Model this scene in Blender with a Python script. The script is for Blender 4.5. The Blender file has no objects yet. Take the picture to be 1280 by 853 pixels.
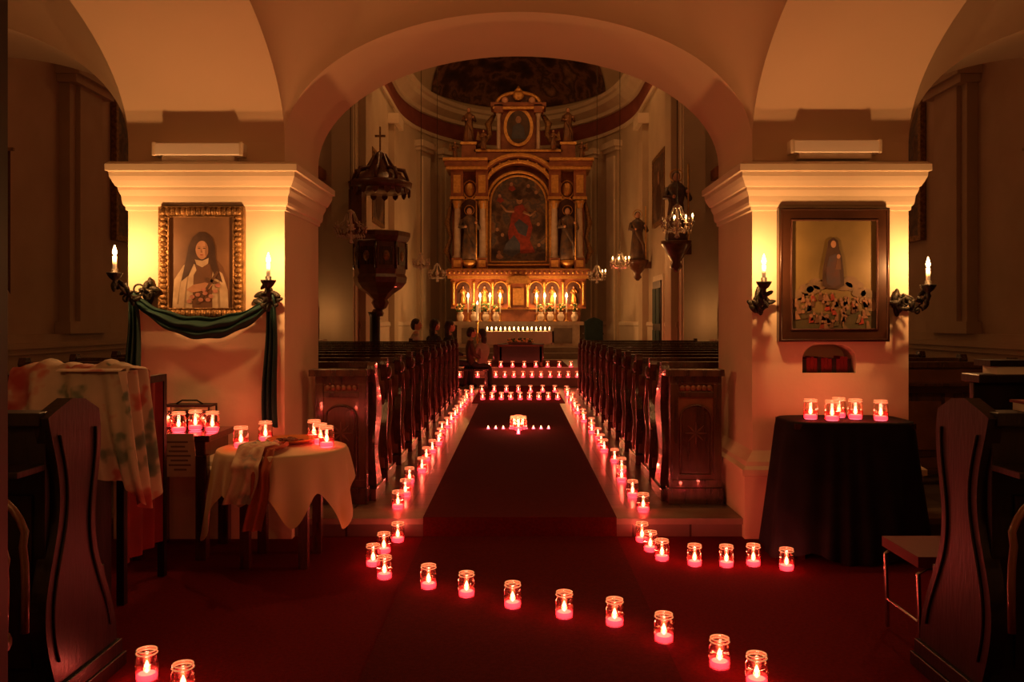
import bpy, bmesh, math, random
from math import sin, cos, pi, sqrt, radians
from mathutils import Vector, Matrix
random.seed(7)
S = bpy.context.scene
COL = S.collection

# ------------------------------------------------------------------ materials
MATS = {}
def mk(name, c, rough=0.6, metal=0.0, c2=None, scale=5.0, bump=0.0, emis=None, es=0.0, spec=0.5,
       stretch=(1, 1, 1), coat=0.0, bscale=None, detail=4.0, ramp=None):
    m = bpy.data.materials.new(name); m.use_nodes = True
    nt = m.node_tree; b = nt.nodes['Principled BSDF']
    b.inputs['Base Color'].default_value = (*c, 1)
    b.inputs['Roughness'].default_value = rough
    b.inputs['Metallic'].default_value = metal
    b.inputs['Specular IOR Level'].default_value = spec
    b.inputs['Coat Weight'].default_value = coat
    tc = nt.nodes.new('ShaderNodeTexCoord'); mp = nt.nodes.new('ShaderNodeMapping')
    mp.inputs['Scale'].default_value = stretch
    nt.links.new(tc.outputs['Object'], mp.inputs['Vector'])
    if c2 is not None or ramp:
        n = nt.nodes.new('ShaderNodeTexNoise'); n.inputs['Scale'].default_value = scale
        n.inputs['Detail'].default_value = detail
        nt.links.new(mp.outputs[0], n.inputs['Vector'])
        r = nt.nodes.new('ShaderNodeValToRGB')
        if ramp:
            el = r.color_ramp.elements
            el[0].position = ramp[0][0]; el[0].color = (*ramp[0][1], 1)
            el[1].position = ramp[-1][0]; el[1].color = (*ramp[-1][1], 1)
            for p, cc in ramp[1:-1]:
                e = el.new(p); e.color = (*cc, 1)
        else:
            r.color_ramp.elements[0].position = 0.32; r.color_ramp.elements[0].color = (*c, 1)
            r.color_ramp.elements[1].position = 0.68; r.color_ramp.elements[1].color = (*c2, 1)
        nt.links.new(n.outputs['Fac'], r.inputs['Fac']); nt.links.new(r.outputs['Color'], b.inputs['Base Color'])
    if bump > 0:
        n2 = nt.nodes.new('ShaderNodeTexNoise'); n2.inputs['Scale'].default_value = bscale or scale * 3
        nt.links.new(mp.outputs[0], n2.inputs['Vector'])
        bp = nt.nodes.new('ShaderNodeBump'); bp.inputs['Strength'].default_value = bump; bp.inputs['Distance'].default_value = 0.02
        nt.links.new(n2.outputs['Fac'], bp.inputs['Height']); nt.links.new(bp.outputs[0], b.inputs['Normal'])
    if emis:
        b.inputs['Emission Color'].default_value = (*emis, 1); b.inputs['Emission Strength'].default_value = es
    MATS[name] = m
    return m

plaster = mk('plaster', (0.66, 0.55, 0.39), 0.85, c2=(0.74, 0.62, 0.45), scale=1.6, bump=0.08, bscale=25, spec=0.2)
vaultm = mk('vault_plaster', (0.66, 0.52, 0.37), 0.9, c2=(0.71, 0.56, 0.40), scale=1.0, bump=0.05, bscale=18, spec=0.15)
cornm = mk('cornice_plaster', (0.74, 0.64, 0.48), 0.7, c2=(0.68, 0.58, 0.43), scale=3)
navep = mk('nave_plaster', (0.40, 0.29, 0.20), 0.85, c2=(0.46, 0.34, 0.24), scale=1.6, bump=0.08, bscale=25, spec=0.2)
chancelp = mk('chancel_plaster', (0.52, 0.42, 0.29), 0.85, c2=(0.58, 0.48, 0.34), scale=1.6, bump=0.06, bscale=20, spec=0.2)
redband = mk('painted_red_band', (0.20, 0.05, 0.035), 0.8, c2=(0.26, 0.07, 0.045), scale=3)
wood = mk('dark_wood', (0.030, 0.011, 0.006), 0.26, c2=(0.075, 0.028, 0.013), scale=4, stretch=(6, 6, 0.8), bump=0.1, coat=0.5)
wood2 = mk('carved_walnut', (0.085, 0.030, 0.013), 0.32, c2=(0.15, 0.052, 0.022), scale=5, stretch=(1, 5, 1), bump=0.1, coat=0.3)
ebony = mk('blackened_oak', (0.006, 0.0035, 0.003), 0.42, c2=(0.014, 0.007, 0.005), scale=4, stretch=(5, 5, 1), bump=0.08, spec=0.35)
blackw = mk('black_lacquer_wood', (0.010, 0.006, 0.005), 0.4, c2=(0.022, 0.011, 0.008), scale=5)
retm = mk('retable_marbled_wood', (0.18, 0.052, 0.025), 0.4, c2=(0.38, 0.14, 0.055), scale=3.5, bump=0.08)
retd = mk('retable_dark', (0.05, 0.016, 0.01), 0.5, c2=(0.10, 0.035, 0.02), scale=4)
gold = mk('gilding', (0.80, 0.46, 0.14), 0.38, metal=0.7, c2=(0.58, 0.30, 0.08), scale=14, bump=0.4, bscale=45)
dgold = mk('aged_gilding', (0.36, 0.20, 0.07), 0.45, metal=0.5, c2=(0.14, 0.075, 0.028), scale=22, bump=0.5, bscale=60)
ivory = mk('ivory_marble', (0.66, 0.54, 0.42), 0.35, c2=(0.50, 0.38, 0.27), scale=6)
iron = mk('wrought_iron', (0.014, 0.012, 0.010), 0.5, metal=0.5, c2=(0.035, 0.03, 0.018), scale=30, bump=0.3)
wax = mk('white_wax', (0.85, 0.72, 0.5), 0.5, emis=(1, 0.5, 0.18), es=0.3)
candlem = mk('unlit_candle_wax', (0.6, 0.5, 0.36), 0.5, c2=(0.55, 0.45, 0.32), scale=10)
stone = mk('step_stone', (0.17, 0.12, 0.09), 0.45, c2=(0.24, 0.18, 0.13), scale=5, bump=0.1)
white = mk('white_linen', (0.78, 0.70, 0.58), 0.8, c2=(0.7, 0.62, 0.5), scale=6)
black = mk('black_cloth', (0.009, 0.007, 0.011), 0.9, c2=(0.015, 0.012, 0.017), scale=8, spec=0.2)
green = mk('dark_green_cloth', (0.007, 0.032, 0.027), 0.7, c2=(0.013, 0.05, 0.04), scale=5, spec=0.3)
redcl = mk('red_cloth', (0.22, 0.010, 0.010), 0.8, c2=(0.14, 0.007, 0.008), scale=6)
bannerm = mk('banner_velvet', (0.05, 0.008, 0.008), 0.8, c2=(0.09, 0.03, 0.012), scale=9)
skin = mk('skin', (0.62, 0.33, 0.2), 0.55, c2=(0.66, 0.38, 0.25), scale=8)
hairm = mk('dark_hair', (0.02, 0.01, 0.006), 0.5, c2=(0.05, 0.022, 0.01), scale=20)
paper = mk('paper', (0.74, 0.66, 0.54), 0.8, c2=(0.68, 0.60, 0.49), scale=3)
ink = mk('ink', (0.22, 0.17, 0.13), 0.8)
leaf = mk('leaf_green', (0.03, 0.09, 0.02), 0.6, c2=(0.06, 0.14, 0.03), scale=12)
petal = mk('flower_petals', (0.75, 0.6, 0.3), 0.6, c2=(0.85, 0.35, 0.1), scale=25)
lampbox = mk('lamp_diffuser', (0.92, 0.88, 0.78), 0.5)
chrome = mk('chrome_tube', (0.5, 0.45, 0.4), 0.25, metal=1.0)
red_leather = mk('red_upholstery', (0.11, 0.005, 0.008), 0.65, spec=.3)
nstat = mk('statue_robe_blue', (0.07, 0.06, 0.07), 0.45, c2=(0.22, 0.13, 0.07), scale=6, metal=.2)
nstat2 = mk('statue_robe_gold', (0.30, 0.15, 0.06), 0.45, metal=0.4, c2=(0.12, 0.06, 0.04), scale=5)

def carpet(name, c, c2):
    return mk(name, c, 0.95, c2=c2, scale=60, bump=0.35, bscale=250, spec=0.08)
redcarpet = carpet('red_carpet', (0.085, 0.004, 0.006), (0.125, 0.006, 0.008))
runnerm = carpet('runner_carpet', (0.060, 0.0055, 0.005), (0.085, 0.0075, 0.0065))

tile = bpy.data.materials.new('stone_tiles'); tile.use_nodes = True
nt = tile.node_tree; b = nt.nodes['Principled BSDF']; b.inputs['Roughness'].default_value = 0.28
tc = nt.nodes.new('ShaderNodeTexCoord'); br = nt.nodes.new('ShaderNodeTexBrick')
br.offset = 0.0; br.inputs['Scale'].default_value = 1.0; br.inputs['Brick Width'].default_value = 0.4; br.inputs['Row Height'].default_value = 0.4
br.inputs['Mortar Size'].default_value = 0.008
br.inputs['Color1'].default_value = (0.085, 0.065, 0.052, 1); br.inputs['Color2'].default_value = (0.14, 0.108, 0.085, 1); br.inputs['Mortar'].default_value = (0.02, 0.015, 0.012, 1)
nt.links.new(tc.outputs['Object'], br.inputs['Vector']); nt.links.new(br.outputs['Color'], b.inputs['Base Color'])

def thin_glass(name, tint, fac=0.12):
    m = bpy.data.materials.new(name); m.use_nodes = True
    nt = m.node_tree; nt.nodes.clear()
    o = nt.nodes.new('ShaderNodeOutputMaterial'); t = nt.nodes.new('ShaderNodeBsdfTransparent'); t.inputs[0].default_value = (*tint, 1)
    g = nt.nodes.new('ShaderNodeBsdfGlossy'); g.inputs['Roughness'].default_value = 0.08; g.inputs['Color'].default_value = (1, 0.9, 0.8, 1)
    lw = nt.nodes.new('ShaderNodeLayerWeight'); lw.inputs['Blend'].default_value = 0.35
    mp = nt.nodes.new('ShaderNodeMath'); mp.operation = 'MULTIPLY_ADD'; mp.inputs[1].default_value = 0.6; mp.inputs[2].default_value = fac * 0.3
    nt.links.new(lw.outputs['Facing'], mp.inputs[0])
    mx = nt.nodes.new('ShaderNodeMixShader'); nt.links.new(mp.outputs[0], mx.inputs[0])
    nt.links.new(t.outputs[0], mx.inputs[1]); nt.links.new(g.outputs[0], mx.inputs[2]); nt.links.new(mx.outputs[0], o.inputs[0])
    return m
glass = thin_glass('clear_glass', (0.98, 0.93, 0.85))
redglass = thin_glass('red_lacquered_glass', (1.0, 0.30, 0.30))
crystal = mk('crystal_drops', (0.8, 0.75, 0.65), 0.08, metal=0.3, spec=1.0)

def flame_mat(name, col, st):
    m = bpy.data.materials.new(name); m.use_nodes = True
    nt = m.node_tree; nt.nodes.clear()
    o = nt.nodes.new('ShaderNodeOutputMaterial'); t = nt.nodes.new('ShaderNodeBsdfTransparent')
    e = nt.nodes.new('ShaderNodeEmission'); e.inputs[0].default_value = (*col, 1); e.inputs[1].default_value = st
    a = nt.nodes.new('ShaderNodeAddShader'); nt.links.new(t.outputs[0], a.inputs[0]); nt.links.new(e.outputs[0], a.inputs[1]); nt.links.new(a.outputs[0], o.inputs[0])
    return m
flame = flame_mat('candle_flame', (1.0, 0.55, 0.20), 14.0)
jflame = flame_mat('jar_candle_flame', (1.0, 0.40, 0.14), 6.0)
redwax = mk('red_wax_glow', (0.7, 0.02, 0.04), 0.4, emis=(1.0, 0.10, 0.15), es=5.5)  # emission stands in for flame light shining through the wax
hotwax = mk('molten_wax_glow', (0.9, 0.5, 0.3), 0.3, emis=(1.0, 0.30, 0.20), es=6.0)  # candle glow on the melted top, put in as emission
glassrim = mk('glass_rim_glow', (.8, .55, .35), .1, spec=1.0, emis=(1, .38, .14), es=.40)  # rim brightened by emission in place of caught candlelight

# ------------------------------------------------------------------ mesh builder
def ell(cx, cz, rx, rz, n=24, a0=0, a1=2 * pi):
    full = abs(a1 - a0 - 2 * pi) < 1e-6
    k = n if full else n + 1
    return [(cx + rx * cos(a0 + (a1 - a0) * i / n), cz + rz * sin(a0 + (a1 - a0) * i / n)) for i in range(k)]

class MB:
    def __init__(s): s.v = []; s.f = []; s.m = []; s.sm = []; s.mats = []; s.M = None
    def mi(s, mat):
        if mat not in s.mats: s.mats.append(mat)
        return s.mats.index(mat)
    def add(s, vs, fs, mat, smooth=False, M=None):
        o = len(s.v); k = s.mi(mat)
        for p in vs:
            p = Vector(p)
            if M is not None: p = M @ p
            if s.M is not None: p = s.M @ p
            s.v.append(p)
        for f in fs: s.f.append([o + i for i in f]); s.m.append(k); s.sm.append(smooth)
    def box(s, x0, x1, y0, y1, z0, z1, mat, M=None):
        vs = [(x, y, z) for z in (z0, z1) for y in (y0, y1) for x in (x0, x1)]
        fs = [(0, 2, 3, 1), (4, 5, 7, 6), (0, 1, 5, 4), (2, 6, 7, 3), (0, 4, 6, 2), (1, 3, 7, 5)]
        s.add(vs, fs, mat, False, M)
    def frame(s, x0, x1, z0, z1, fw, y0, y1, mat, fb=None):
        fb = fb or fw
        s.box(x0, x1, y0, y1, z0, z0 + fb, mat); s.box(x0, x1, y0, y1, z1 - fw, z1, mat)
        s.box(x0, x0 + fw, y0, y1, z0 + fb, z1 - fw, mat); s.box(x1 - fw, x1, y0, y1, z0 + fb, z1 - fw, mat)
    def lathe(s, prof, c, mat, seg=16, sx=1, sy=1, fold=0, fn=7, M=None, smooth=True):
        vs = []; fs = []
        for (r, z) in prof:
            for i in range(seg):
                a = 2 * pi * i / seg; rr = r * (1 + fold * sin(fn * a))
                vs.append((c[0] + rr * cos(a) * sx, c[1] + rr * sin(a) * sy, c[2] + z))
        n = len(prof)
        for j in range(n - 1):
            for i in range(seg):
                k = (i + 1) % seg
                fs.append((j * seg + i, j * seg + k, (j + 1) * seg + k, (j + 1) * seg + i))
        if prof[0][0] > 1e-4: fs.append(tuple(range(seg))[::-1])
        if prof[-1][0] > 1e-4: fs.append(tuple((n - 1) * seg + i for i in range(seg)))
        s.add(vs, fs, mat, smooth, M)
    def sph(s, c, r, mat, seg=12, M=None):
        if not hasattr(r, '__len__'): r = (r, r, r)
        n = max(6, seg // 2 + 2)
        prof = [(max(1e-5, sin(pi * i / n)), -cos(pi * i / n)) for i in range(n + 1)]
        vs = []; fs = []
        for (a, z) in prof:
            for i in range(seg):
                t = 2 * pi * i / seg
                vs.append((c[0] + r[0] * a * cos(t), c[1] + r[1] * a * sin(t), c[2] + r[2] * z))
        for j in range(n):
            for i in range(seg):
                k = (i + 1) % seg
                fs.append((j * seg + i, j * seg + k, (j + 1) * seg + k, (j + 1) * seg + i))
        s.add(vs, fs, mat, True, M)
    def prism(s, pts, ax, a0, a1, mat, smooth=False, M=None):
        n = len(pts)
        def P(p, a): return {'x': (a, p[0], p[1]), 'y': (p[0], a, p[1]), 'z': (p[0], p[1], a)}[ax]
        vs = [P(p, a0) for p in pts] + [P(p, a1) for p in pts]
        fs = [tuple(range(n)), tuple(range(2 * n - 1, n - 1, -1))]
        s.add(vs, fs, mat, False, M)
        fs = [(i, (i + 1) % n, n + (i + 1) % n, n + i) for i in range(n)]
        s.add(vs, fs, mat, smooth, M)
    def tube(s, pts, r, mat, seg=8, closed=False, M=None):
        pts = [Vector(p) for p in pts]; n = len(pts)
        rs = r if hasattr(r, '__len__') else [r] * n
        vs = []; fs = []; prev = None
        for i, p in enumerate(pts):
            if closed: t = pts[(i + 1) % n] - pts[i - 1]
            else: t = pts[min(i + 1, n - 1)] - pts[max(i - 1, 0)]
            t.normalize()
            if prev is None:
                u = t.orthogonal().normalized()
            else:
                u = prev - t * prev.dot(t)
                u = u.normalized() if u.length > 1e-5 else t.orthogonal().normalized()
            prev = u; w = t.cross(u)
            for k in range(seg):
                a = 2 * pi * k / seg
                vs.append(p + (u * cos(a) + w * sin(a)) * rs[i])
        for j in range(n if closed else n - 1):
            q = (j + 1) % n
            for i in range(seg):
                k = (i + 1) % seg
                fs.append((j * seg + i, j * seg + k, q * seg + k, q * seg + i))
        if not closed: fs += [tuple(range(seg)), tuple((n - 1) * seg + i for i in range(seg))]
        s.add(vs, fs, mat, True, M)
    def ringrect(s, x0, x1, y0, y1, prof, mat, cap=True):
        vs = []; fs = []
        for (o, z) in prof: vs += [(x0 - o, y0 - o, z), (x1 + o, y0 - o, z), (x1 + o, y1 + o, z), (x0 - o, y1 + o, z)]
        n = len(prof)
        for j in range(n - 1):
            for i in range(4):
                k = (i + 1) % 4; fs.append((j * 4 + i, j * 4 + k, j * 4 + 4 + k, j * 4 + 4 + i))
        if cap: fs += [(0, 1, 2, 3), tuple((n - 1) * 4 + i for i in range(4))]
        s.add(vs, fs, mat)
    def sweep(s, path, prof, mat, smooth=False):
        vs = []; fs = []; n = len(path); m = len(prof)
        for i, p in enumerate(path):
            a = Vector(path[max(0, i - 1)]); c = Vector(path[min(n - 1, i + 1)]); t = (c - a).normalized()
            nn = Vector((t.y, -t.x))
            for (o, z) in prof: vs.append((p[0] + nn.x * o, p[1] + nn.y * o, z))
        for i in range(n - 1):
            for j in range(m - 1): fs.append((i * m + j, (i + 1) * m + j, (i + 1) * m + j + 1, i * m + j + 1))
        s.add(vs, fs, mat, smooth)
    def grid(s, fn, nu, nv, mat, smooth=True):
        vs = [fn(i / nu, j / nv) for j in range(nv + 1) for i in range(nu + 1)]
        fs = [(j * (nu + 1) + i, j * (nu + 1) + i + 1, (j + 1) * (nu + 1) + i + 1, (j + 1) * (nu + 1) + i) for j in range(nv) for i in range(nu)]
        s.add(vs, fs, mat, smooth)
    def build(s, name, parent=None, recalc=True, bevel=0, origin=True):
        me = bpy.data.meshes.new(name)
        c = Vector((0, 0, 0))
        if origin and s.v:
            xs = [v.x for v in s.v]; ys = [v.y for v in s.v]; zs = [v.z for v in s.v]
            c = Vector(((min(xs) + max(xs)) / 2, (min(ys) + max(ys)) / 2, min(zs)))
        me.from_pydata([v - c for v in s.v], [], s.f)
        for m in s.mats: me.materials.append(m)
        for p, k, sm in zip(me.polygons, s.m, s.sm): p.material_index = k; p.use_smooth = sm
        if recalc:
            bm = bmesh.new(); bm.from_mesh(me); bmesh.ops.recalc_face_normals(bm, faces=bm.faces); bm.to_mesh(me); bm.free()
        o = bpy.data.objects.new(name, me); COL.objects.link(o); o.location = c
        if bevel:
            bv = o.modifiers.new('bevel', 'BEVEL'); bv.width = bevel; bv.segments = 2; bv.limit_method = 'ANGLE'
        if parent: o.parent = parent
        return o

LD = {}
def plight(parent, loc, power, col, rad=0.015, name='candle_and_fill_light'):
    key = (name, power, col, rad)
    if key not in LD:
        l = bpy.data.lights.new(name, 'POINT'); l.energy = power; l.color = col; l.shadow_soft_size = rad; LD[key] = l
    o = bpy.data.objects.new(name, LD[key]); COL.objects.link(o)
    if parent:
        o.parent = parent; o.location = Vector(loc) - parent.location
    else: o.location = loc
    return o
WARM = (1.0, 0.43, 0.135)
RED = (1.0, 0.105, 0.085)

def flame_at(m, x, y, z, h=0.035, r=0.008, mat=None):
    m.lathe([(r * .3, 0), (r * .9, h * .2), (r, h * .35), (r * .6, h * .65), (r * .15, h)], (x, y, z), mat or flame, 8)

# ------------------------------------------------------------------ architecture
ZS, RX, RY = 2.75, 0.91, 0.90
XI, XO, XW = 1.63, 2.72, 6.0
YB0, YB1 = 5.95, 6.95
YN0, YN1 = 0.75, 1.75

def arcade(name, y0, y1, ztop):
    m = MB()
    for (a, bb) in ((-XW, -XO), (-XI, XI), (XO, XW)):
        n = 48; c = (a + bb) / 2; h = (bb - a) / 2
        xs = [c - h * cos(pi * i / n) for i in range(n + 1)]
        zz = [ZS + RX * sin(pi * i / n) for i in range(n + 1)]
        vs = []
        for x, z in zip(xs, zz): vs += [(x, y0, z), (x, y1, z), (x, y0, ztop), (x, y1, ztop)]
        fs1 = []; fs2 = []
        for i in range(n):
            p = i * 4; q = p + 4
            fs1 += [(p, q, q + 2, p + 2), (p + 1, p + 3, q + 3, q + 1)]; fs2.append((p, p + 1, q + 1, q))
        m.add(vs, fs1, vaultm); m.add(vs, fs2, vaultm, True)
    for (a, bb) in ((-XO, -XI), (XI, XO)): m.box(a, bb, y0, y1, 2.60, ztop, vaultm)
    return m.build(name, recalc=False)
arcade('wall_arcade', YB0, YB1, 10.0)
arcade('wall_arcade_rear', YN0, YN1, 5.2)

m = MB()
def patch(x0, x1):
    def fn(u, v):
        a = pi * u; c = pi * v
        return ((x0 + x1) / 2 - (x1 - x0) / 2 * cos(a), (YN1 + YB0) / 2 - (YB0 - YN1) / 2 * cos(c), ZS + RX * sin(a) + RY * sin(c))
    m.grid(fn, 40, 40, vaultm)
def band(x0, x1):
    def fn(u, v):
        c = pi * v
        return (x0 + (x1 - x0) * u, (YN1 + YB0) / 2 - (YB0 - YN1) / 2 * cos(c), ZS + RY * sin(c))
    m.grid(fn, 2, 48, vaultm)
patch(-XI, XI); patch(-XW, -XO); patch(XO, XW); band(-XO, -XI); band(XI, XO)
m.box(-XW, XW, -1.5, YN0, 3.7, 3.8, vaultm)
m.box(-XW, XW, -1.5, YB0, 5.1, 5.2, vaultm)
m.build('ceiling_vault', recalc=False)

def pillar(x0, x1, y0, y1, niche=None):
    m = MB()
    if niche:
        nx0, nx1, nz0, nz1, nd = niche
        m.box(x0, x1, y0 + nd, y1, 0, 2.62, plaster)
        m.box(x0, nx0, y0, y0 + nd, 0, 2.62, plaster); m.box(nx1, x1, y0, y0 + nd, 0, 2.62, plaster)
        m.box(nx0, nx1, y0, y0 + nd, 0, nz0, plaster); m.box(nx0, nx1, y0, y0 + nd, nz1, 2.62, plaster)
        r = 0.10
        m.prism([(nx0, nz1), (nx0, nz1 - r)] + [(nx0 + r * 1.2 - r * 1.2 * cos(a), nz1 - r + r * sin(a)) for a in [pi / 2 * i / 8 for i in range(1, 9)]], 'y', y0, y0 + nd, plaster)
        m.prism([(nx1, nz1), (nx1, nz1 - r)] + [(nx1 - r * 1.2 + r * 1.2 * cos(a), nz1 - r + r * sin(a)) for a in [pi / 2 * i / 8 for i in range(1, 9)]], 'y', y0, y0 + nd, plaster)
    else:
        m.box(x0, x1, y0, y1, 0, 2.62, plaster)
    prof = [(0.0, 2.27), (0.012, 2.275), (0.014, 2.30), (0.025, 2.31), (0.030, 2.33), (0.034, 2.37), (0.05, 2.41), (0.052, 2.43), (0.062, 2.435), (0.080, 2.47), (0.092, 2.50), (0.094, 2.53), (0.112, 2.535), (0.112, 2.58), (0.09, 2.60), (0.0, 2.605)]
    m.ringrect(x0, x1, y0, y1, prof, cornm)
    prof = [(0.07, 0.0), (0.07, 0.43), (0.09, 0.44), (0.09, 0.48), (0.06, 0.50), (0.055, 0.53), (0.02, 0.57), (0.0, 0.60)]
    m.ringrect(x0, x1, y0, y1, prof, plaster)
    return m.build('pillar')
pillar(-XO, -XI, YB0, YB1); pillar(XI, XO, YB0, YB1, niche=(1.98, 2.355, 1.14, 1.34, 0.22))
pillar(-XO, -XI, YN0, YN1); pillar(XI, XO, YN0, YN1)

# floors
m = MB(); m.box(-XW, XW, -1.5, YB0, -0.2, 0.0, redcarpet); m.build('floor_porch')
m = MB(); m.box(-XW, XW, YB0 + 0.0, 18.0, -0.2, 0.13, tile); m.box(-XW, XW, YB0 - 0.025, YB0 + 0.3, 0.09, 0.131, stone); m.build('floor_nave')
m = MB(); m.box(-3.25, 3.25, 18.0, 28, -0.2, 0.31, stone); m.box(-3.25, 3.25, 18.5, 28, 0.3, 0.5, stone)
m.box(-3.25, 3.25, 17.97, 18.2, 0.28, 0.312, stone); m.box(-3.25, 3.25, 18.47, 18.7, 0.47, 0.502, stone); m.build('floor_chancel')
m = MB()
path = [(0.4, 0.012), (YB0 - 0.045, 0.012), (YB0 - 0.045, 0.145), (14.2, 0.145)]
bot = [(14.2, 0.131), (YB0 - 0.03, 0.131), (YB0 - 0.03, 0.001), (0.4, 0.001)]
m.prism(path + bot, 'x', -0.66, 0.68, runnerm); m.build('carpet_runner')
m = MB(); m.box(-0.78, 0.78, 14.25, 17.96, 0.131, 0.14, redcarpet); m.build('red_carpet')
m = MB(); m.box(-1.1, 1.1, 18.72, 21.9, 0.503, 0.512, redcarpet); m.build('red_carpet')

def sidewall(sg, name):
    m = MB()
    x0, x1 = (XW, XW + 0.25) if sg > 0 else (-XW - 0.25, -XW)
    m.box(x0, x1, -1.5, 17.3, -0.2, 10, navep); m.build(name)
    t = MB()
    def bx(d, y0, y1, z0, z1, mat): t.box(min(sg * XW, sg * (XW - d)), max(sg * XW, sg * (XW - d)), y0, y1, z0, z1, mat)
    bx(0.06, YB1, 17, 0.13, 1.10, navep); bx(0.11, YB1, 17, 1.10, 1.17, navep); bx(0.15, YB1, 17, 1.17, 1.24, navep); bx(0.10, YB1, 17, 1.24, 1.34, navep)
    for yc in (8.2, 11.6, 15.0):
        bx(0.14, yc - .45, yc + .45, 1.34, 6.9, navep); bx(0.2, yc - .55, yc + .55, 1.34, 1.5, navep)
        bx(0.2, yc - .3, yc + .3, 1.5, 6.9, navep)
        bx(0.26, yc - .52, yc + .52, 4.62, 4.72, navep); bx(0.32, yc - .56, yc + .56, 4.72, 4.9, navep)
    bx(0.3, YB1, 17, 6.9, 7.1, cornm); bx(0.1, YB1, 17, 7.1, 7.6, redband); bx(0.45, YB1, 17, 7.6, 7.9, cornm)
    t.build('trim_left' if sg < 0 else 'trim_right')
sidewall(-1, 'wall_left'); sidewall(1, 'wall_right')
m = MB(); m.box(-XW - .25, XW + .25, -1.7, -1.5, -0.2, 6, plaster); m.build('wall_back')
m = MB(); m.box(-XW, XW, YB1, 17.3, 10, 10.2, vaultm); m.build('ceiling_nave')
m = MB()
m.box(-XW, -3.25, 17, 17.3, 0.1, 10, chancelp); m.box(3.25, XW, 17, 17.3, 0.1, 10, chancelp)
n = 32
vs = []; fs = []
for i in range(n + 1):
    a = pi * i / n; x = -3.25 * cos(a); z = 7.6 + 1.9 * sin(a)
    vs += [(x, 17, z), (x, 17.3, z), (x, 17, 10), (x, 17.3, 10)]
for i in range(n):
    p = i * 4; q = p + 4; fs += [(p, q, q + 2, p + 2), (p + 1, p + 3, q + 3, q + 1), (p, p + 1, q + 1, q)]
m.add(vs, fs, chancelp)
for sg in (-1, 1):
    for xc in (3.45,):
        a, bb = sorted((sg * 3.27, sg * 3.7)); m.box(a, bb, 16.88, 17, 0.13, 6.4, chancelp)
        a, bb = sorted((sg * 3.22, sg * 3.78)); m.box(a, bb, 16.8, 17, 6.4, 6.7, cornm)
m.build('wall_chancel_arch')
path = [(-3.25, 17.3 + i * 0.65) for i in range(8)] + [(3.25 * cos(t), 22.5 + 5 * sin(t)) for t in [pi - pi * i / 60 for i in range(61)]] + [(3.25, 21.85 - i * 0.65) for i in range(8)]
m = MB()
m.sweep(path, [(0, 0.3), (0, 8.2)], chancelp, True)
m.build('wall_apse', recalc=False)
m = MB()
m.sweep(path, [(0, 7.02), (.05, 7.03), (.06, 7.12), (0.03, 7.14)], cornm)
m.sweep(path, [(.02, 7.14), (.02, 7.60)], redband, True)
m.sweep(path, [(.03, 7.60), (.10, 7.62), (.12, 7.72), (.22, 7.78), (.34, 7.86), (.36, 7.98), (.42, 8.02), (.44, 8.12), (.30, 8.16), (0, 8.2)], cornm)
m.sweep(path, [(0.0, 1.5), (.05, 1.48), (.06, 1.40), (0.03, 1.36), (0.03, .5)], cornm)
m.build('trim_apse_cornice', recalc=False)
m = MB()
for t in (0.515, pi - 0.515, 0.83, pi - .83):
    cx, cy = 3.25 * cos(t), 22.5 + 5 * sin(t)
    nx, ny = cos(t) / 3.25, sin(t) / 5; L = sqrt(nx * nx + ny * ny)
    M = Matrix.Translation((cx, cy, 0)) @ Matrix.Rotation(math.atan2(ny / L, nx / L) - pi / 2, 4, 'Z')
    m.box(-.36, .36, -.12, .1, .5, 6.5, chancelp, M); m.box(-.24, .24, -.17, .1, .9, 6.3, cornm, M)
    m.box(-.42, .42, -.2, .1, 6.45, 6.55, cornm, M); m.box(-.48, .48, -.28, .1, 6.55, 6.72, cornm, M); m.box(-.42, .42, -.18, .1, .5, .95, cornm, M)
for sg in (-1, 1):
    for yc in (17.7, 21.7):
        a, bb = sorted((sg * 3.25, sg * 3.10)); m.box(a, bb, yc - .35, yc + .35, .5 if yc > 18 else .13, 6.45, chancelp)
        a, bb = sorted((sg * 3.25, sg * 2.98)); m.box(a, bb, yc - .45, yc + .45, 6.45, 6.7, cornm)
m.build('trim_apse_pilasters')
fresco = mk('ceiling_fresco', (0.05, 0.022, 0.012), 0.8, scale=1.5, detail=7, ramp=[(.30, (.02, .01, .006)), (.44, (.07, .03, .016)), (.52, (.22, .10, .05)), (.58, (.06, .03, .02)), (.70, (.34, .18, .09))])
m = MB()
def dome(u, v):
    t = pi - pi * u; p = pi / 2 * v
    return (3.25 * cos(t) * cos(p), 22.5 + 5 * sin(t) * cos(p), 8.18 + 2.2 * sin(p))
m.grid(dome, 48, 16, chancelp)
def dfres(u, v):
    t = pi * (0.80 - 0.60 * u); p = pi / 2 * (0.05 + .67 * v)
    k = .99
    return (3.25 * cos(t) * cos(p) * k, 22.5 + 5 * sin(t) * cos(p) * k, 8.18 + 2.2 * sin(p) * k)
m.grid(dfres, 24, 10, fresco)
m.grid(lambda u, v: (-3.25 * cos(pi * u), 17.0 + 5.5 * v, 8.18 + 2.2 * sin(pi * u)), 32, 2, chancelp)
m.build('ceiling_apse', recalc=False)

for x0, x1, z in ((-2.50, -1.90, 2.64), (1.88, 2.48, 2.66)):
    m = MB(); m.box(x0, x1, YB0 - .11, YB0 + .0, z, z + .085, lampbox); m.box(x0 - .01, x0 + .012, YB0 - .115, YB0, z - .004, z + .09, cornm); m.box(x1 - .012, x1 + .01, YB0 - .115, YB0, z - .004, z + .09, cornm)
    m.box(x0 + .05, x1 - .05, YB0 - .09, YB0, z - .04, z, cornm)
    m.build('wall_light_fixture', bevel=0.006)

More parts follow.
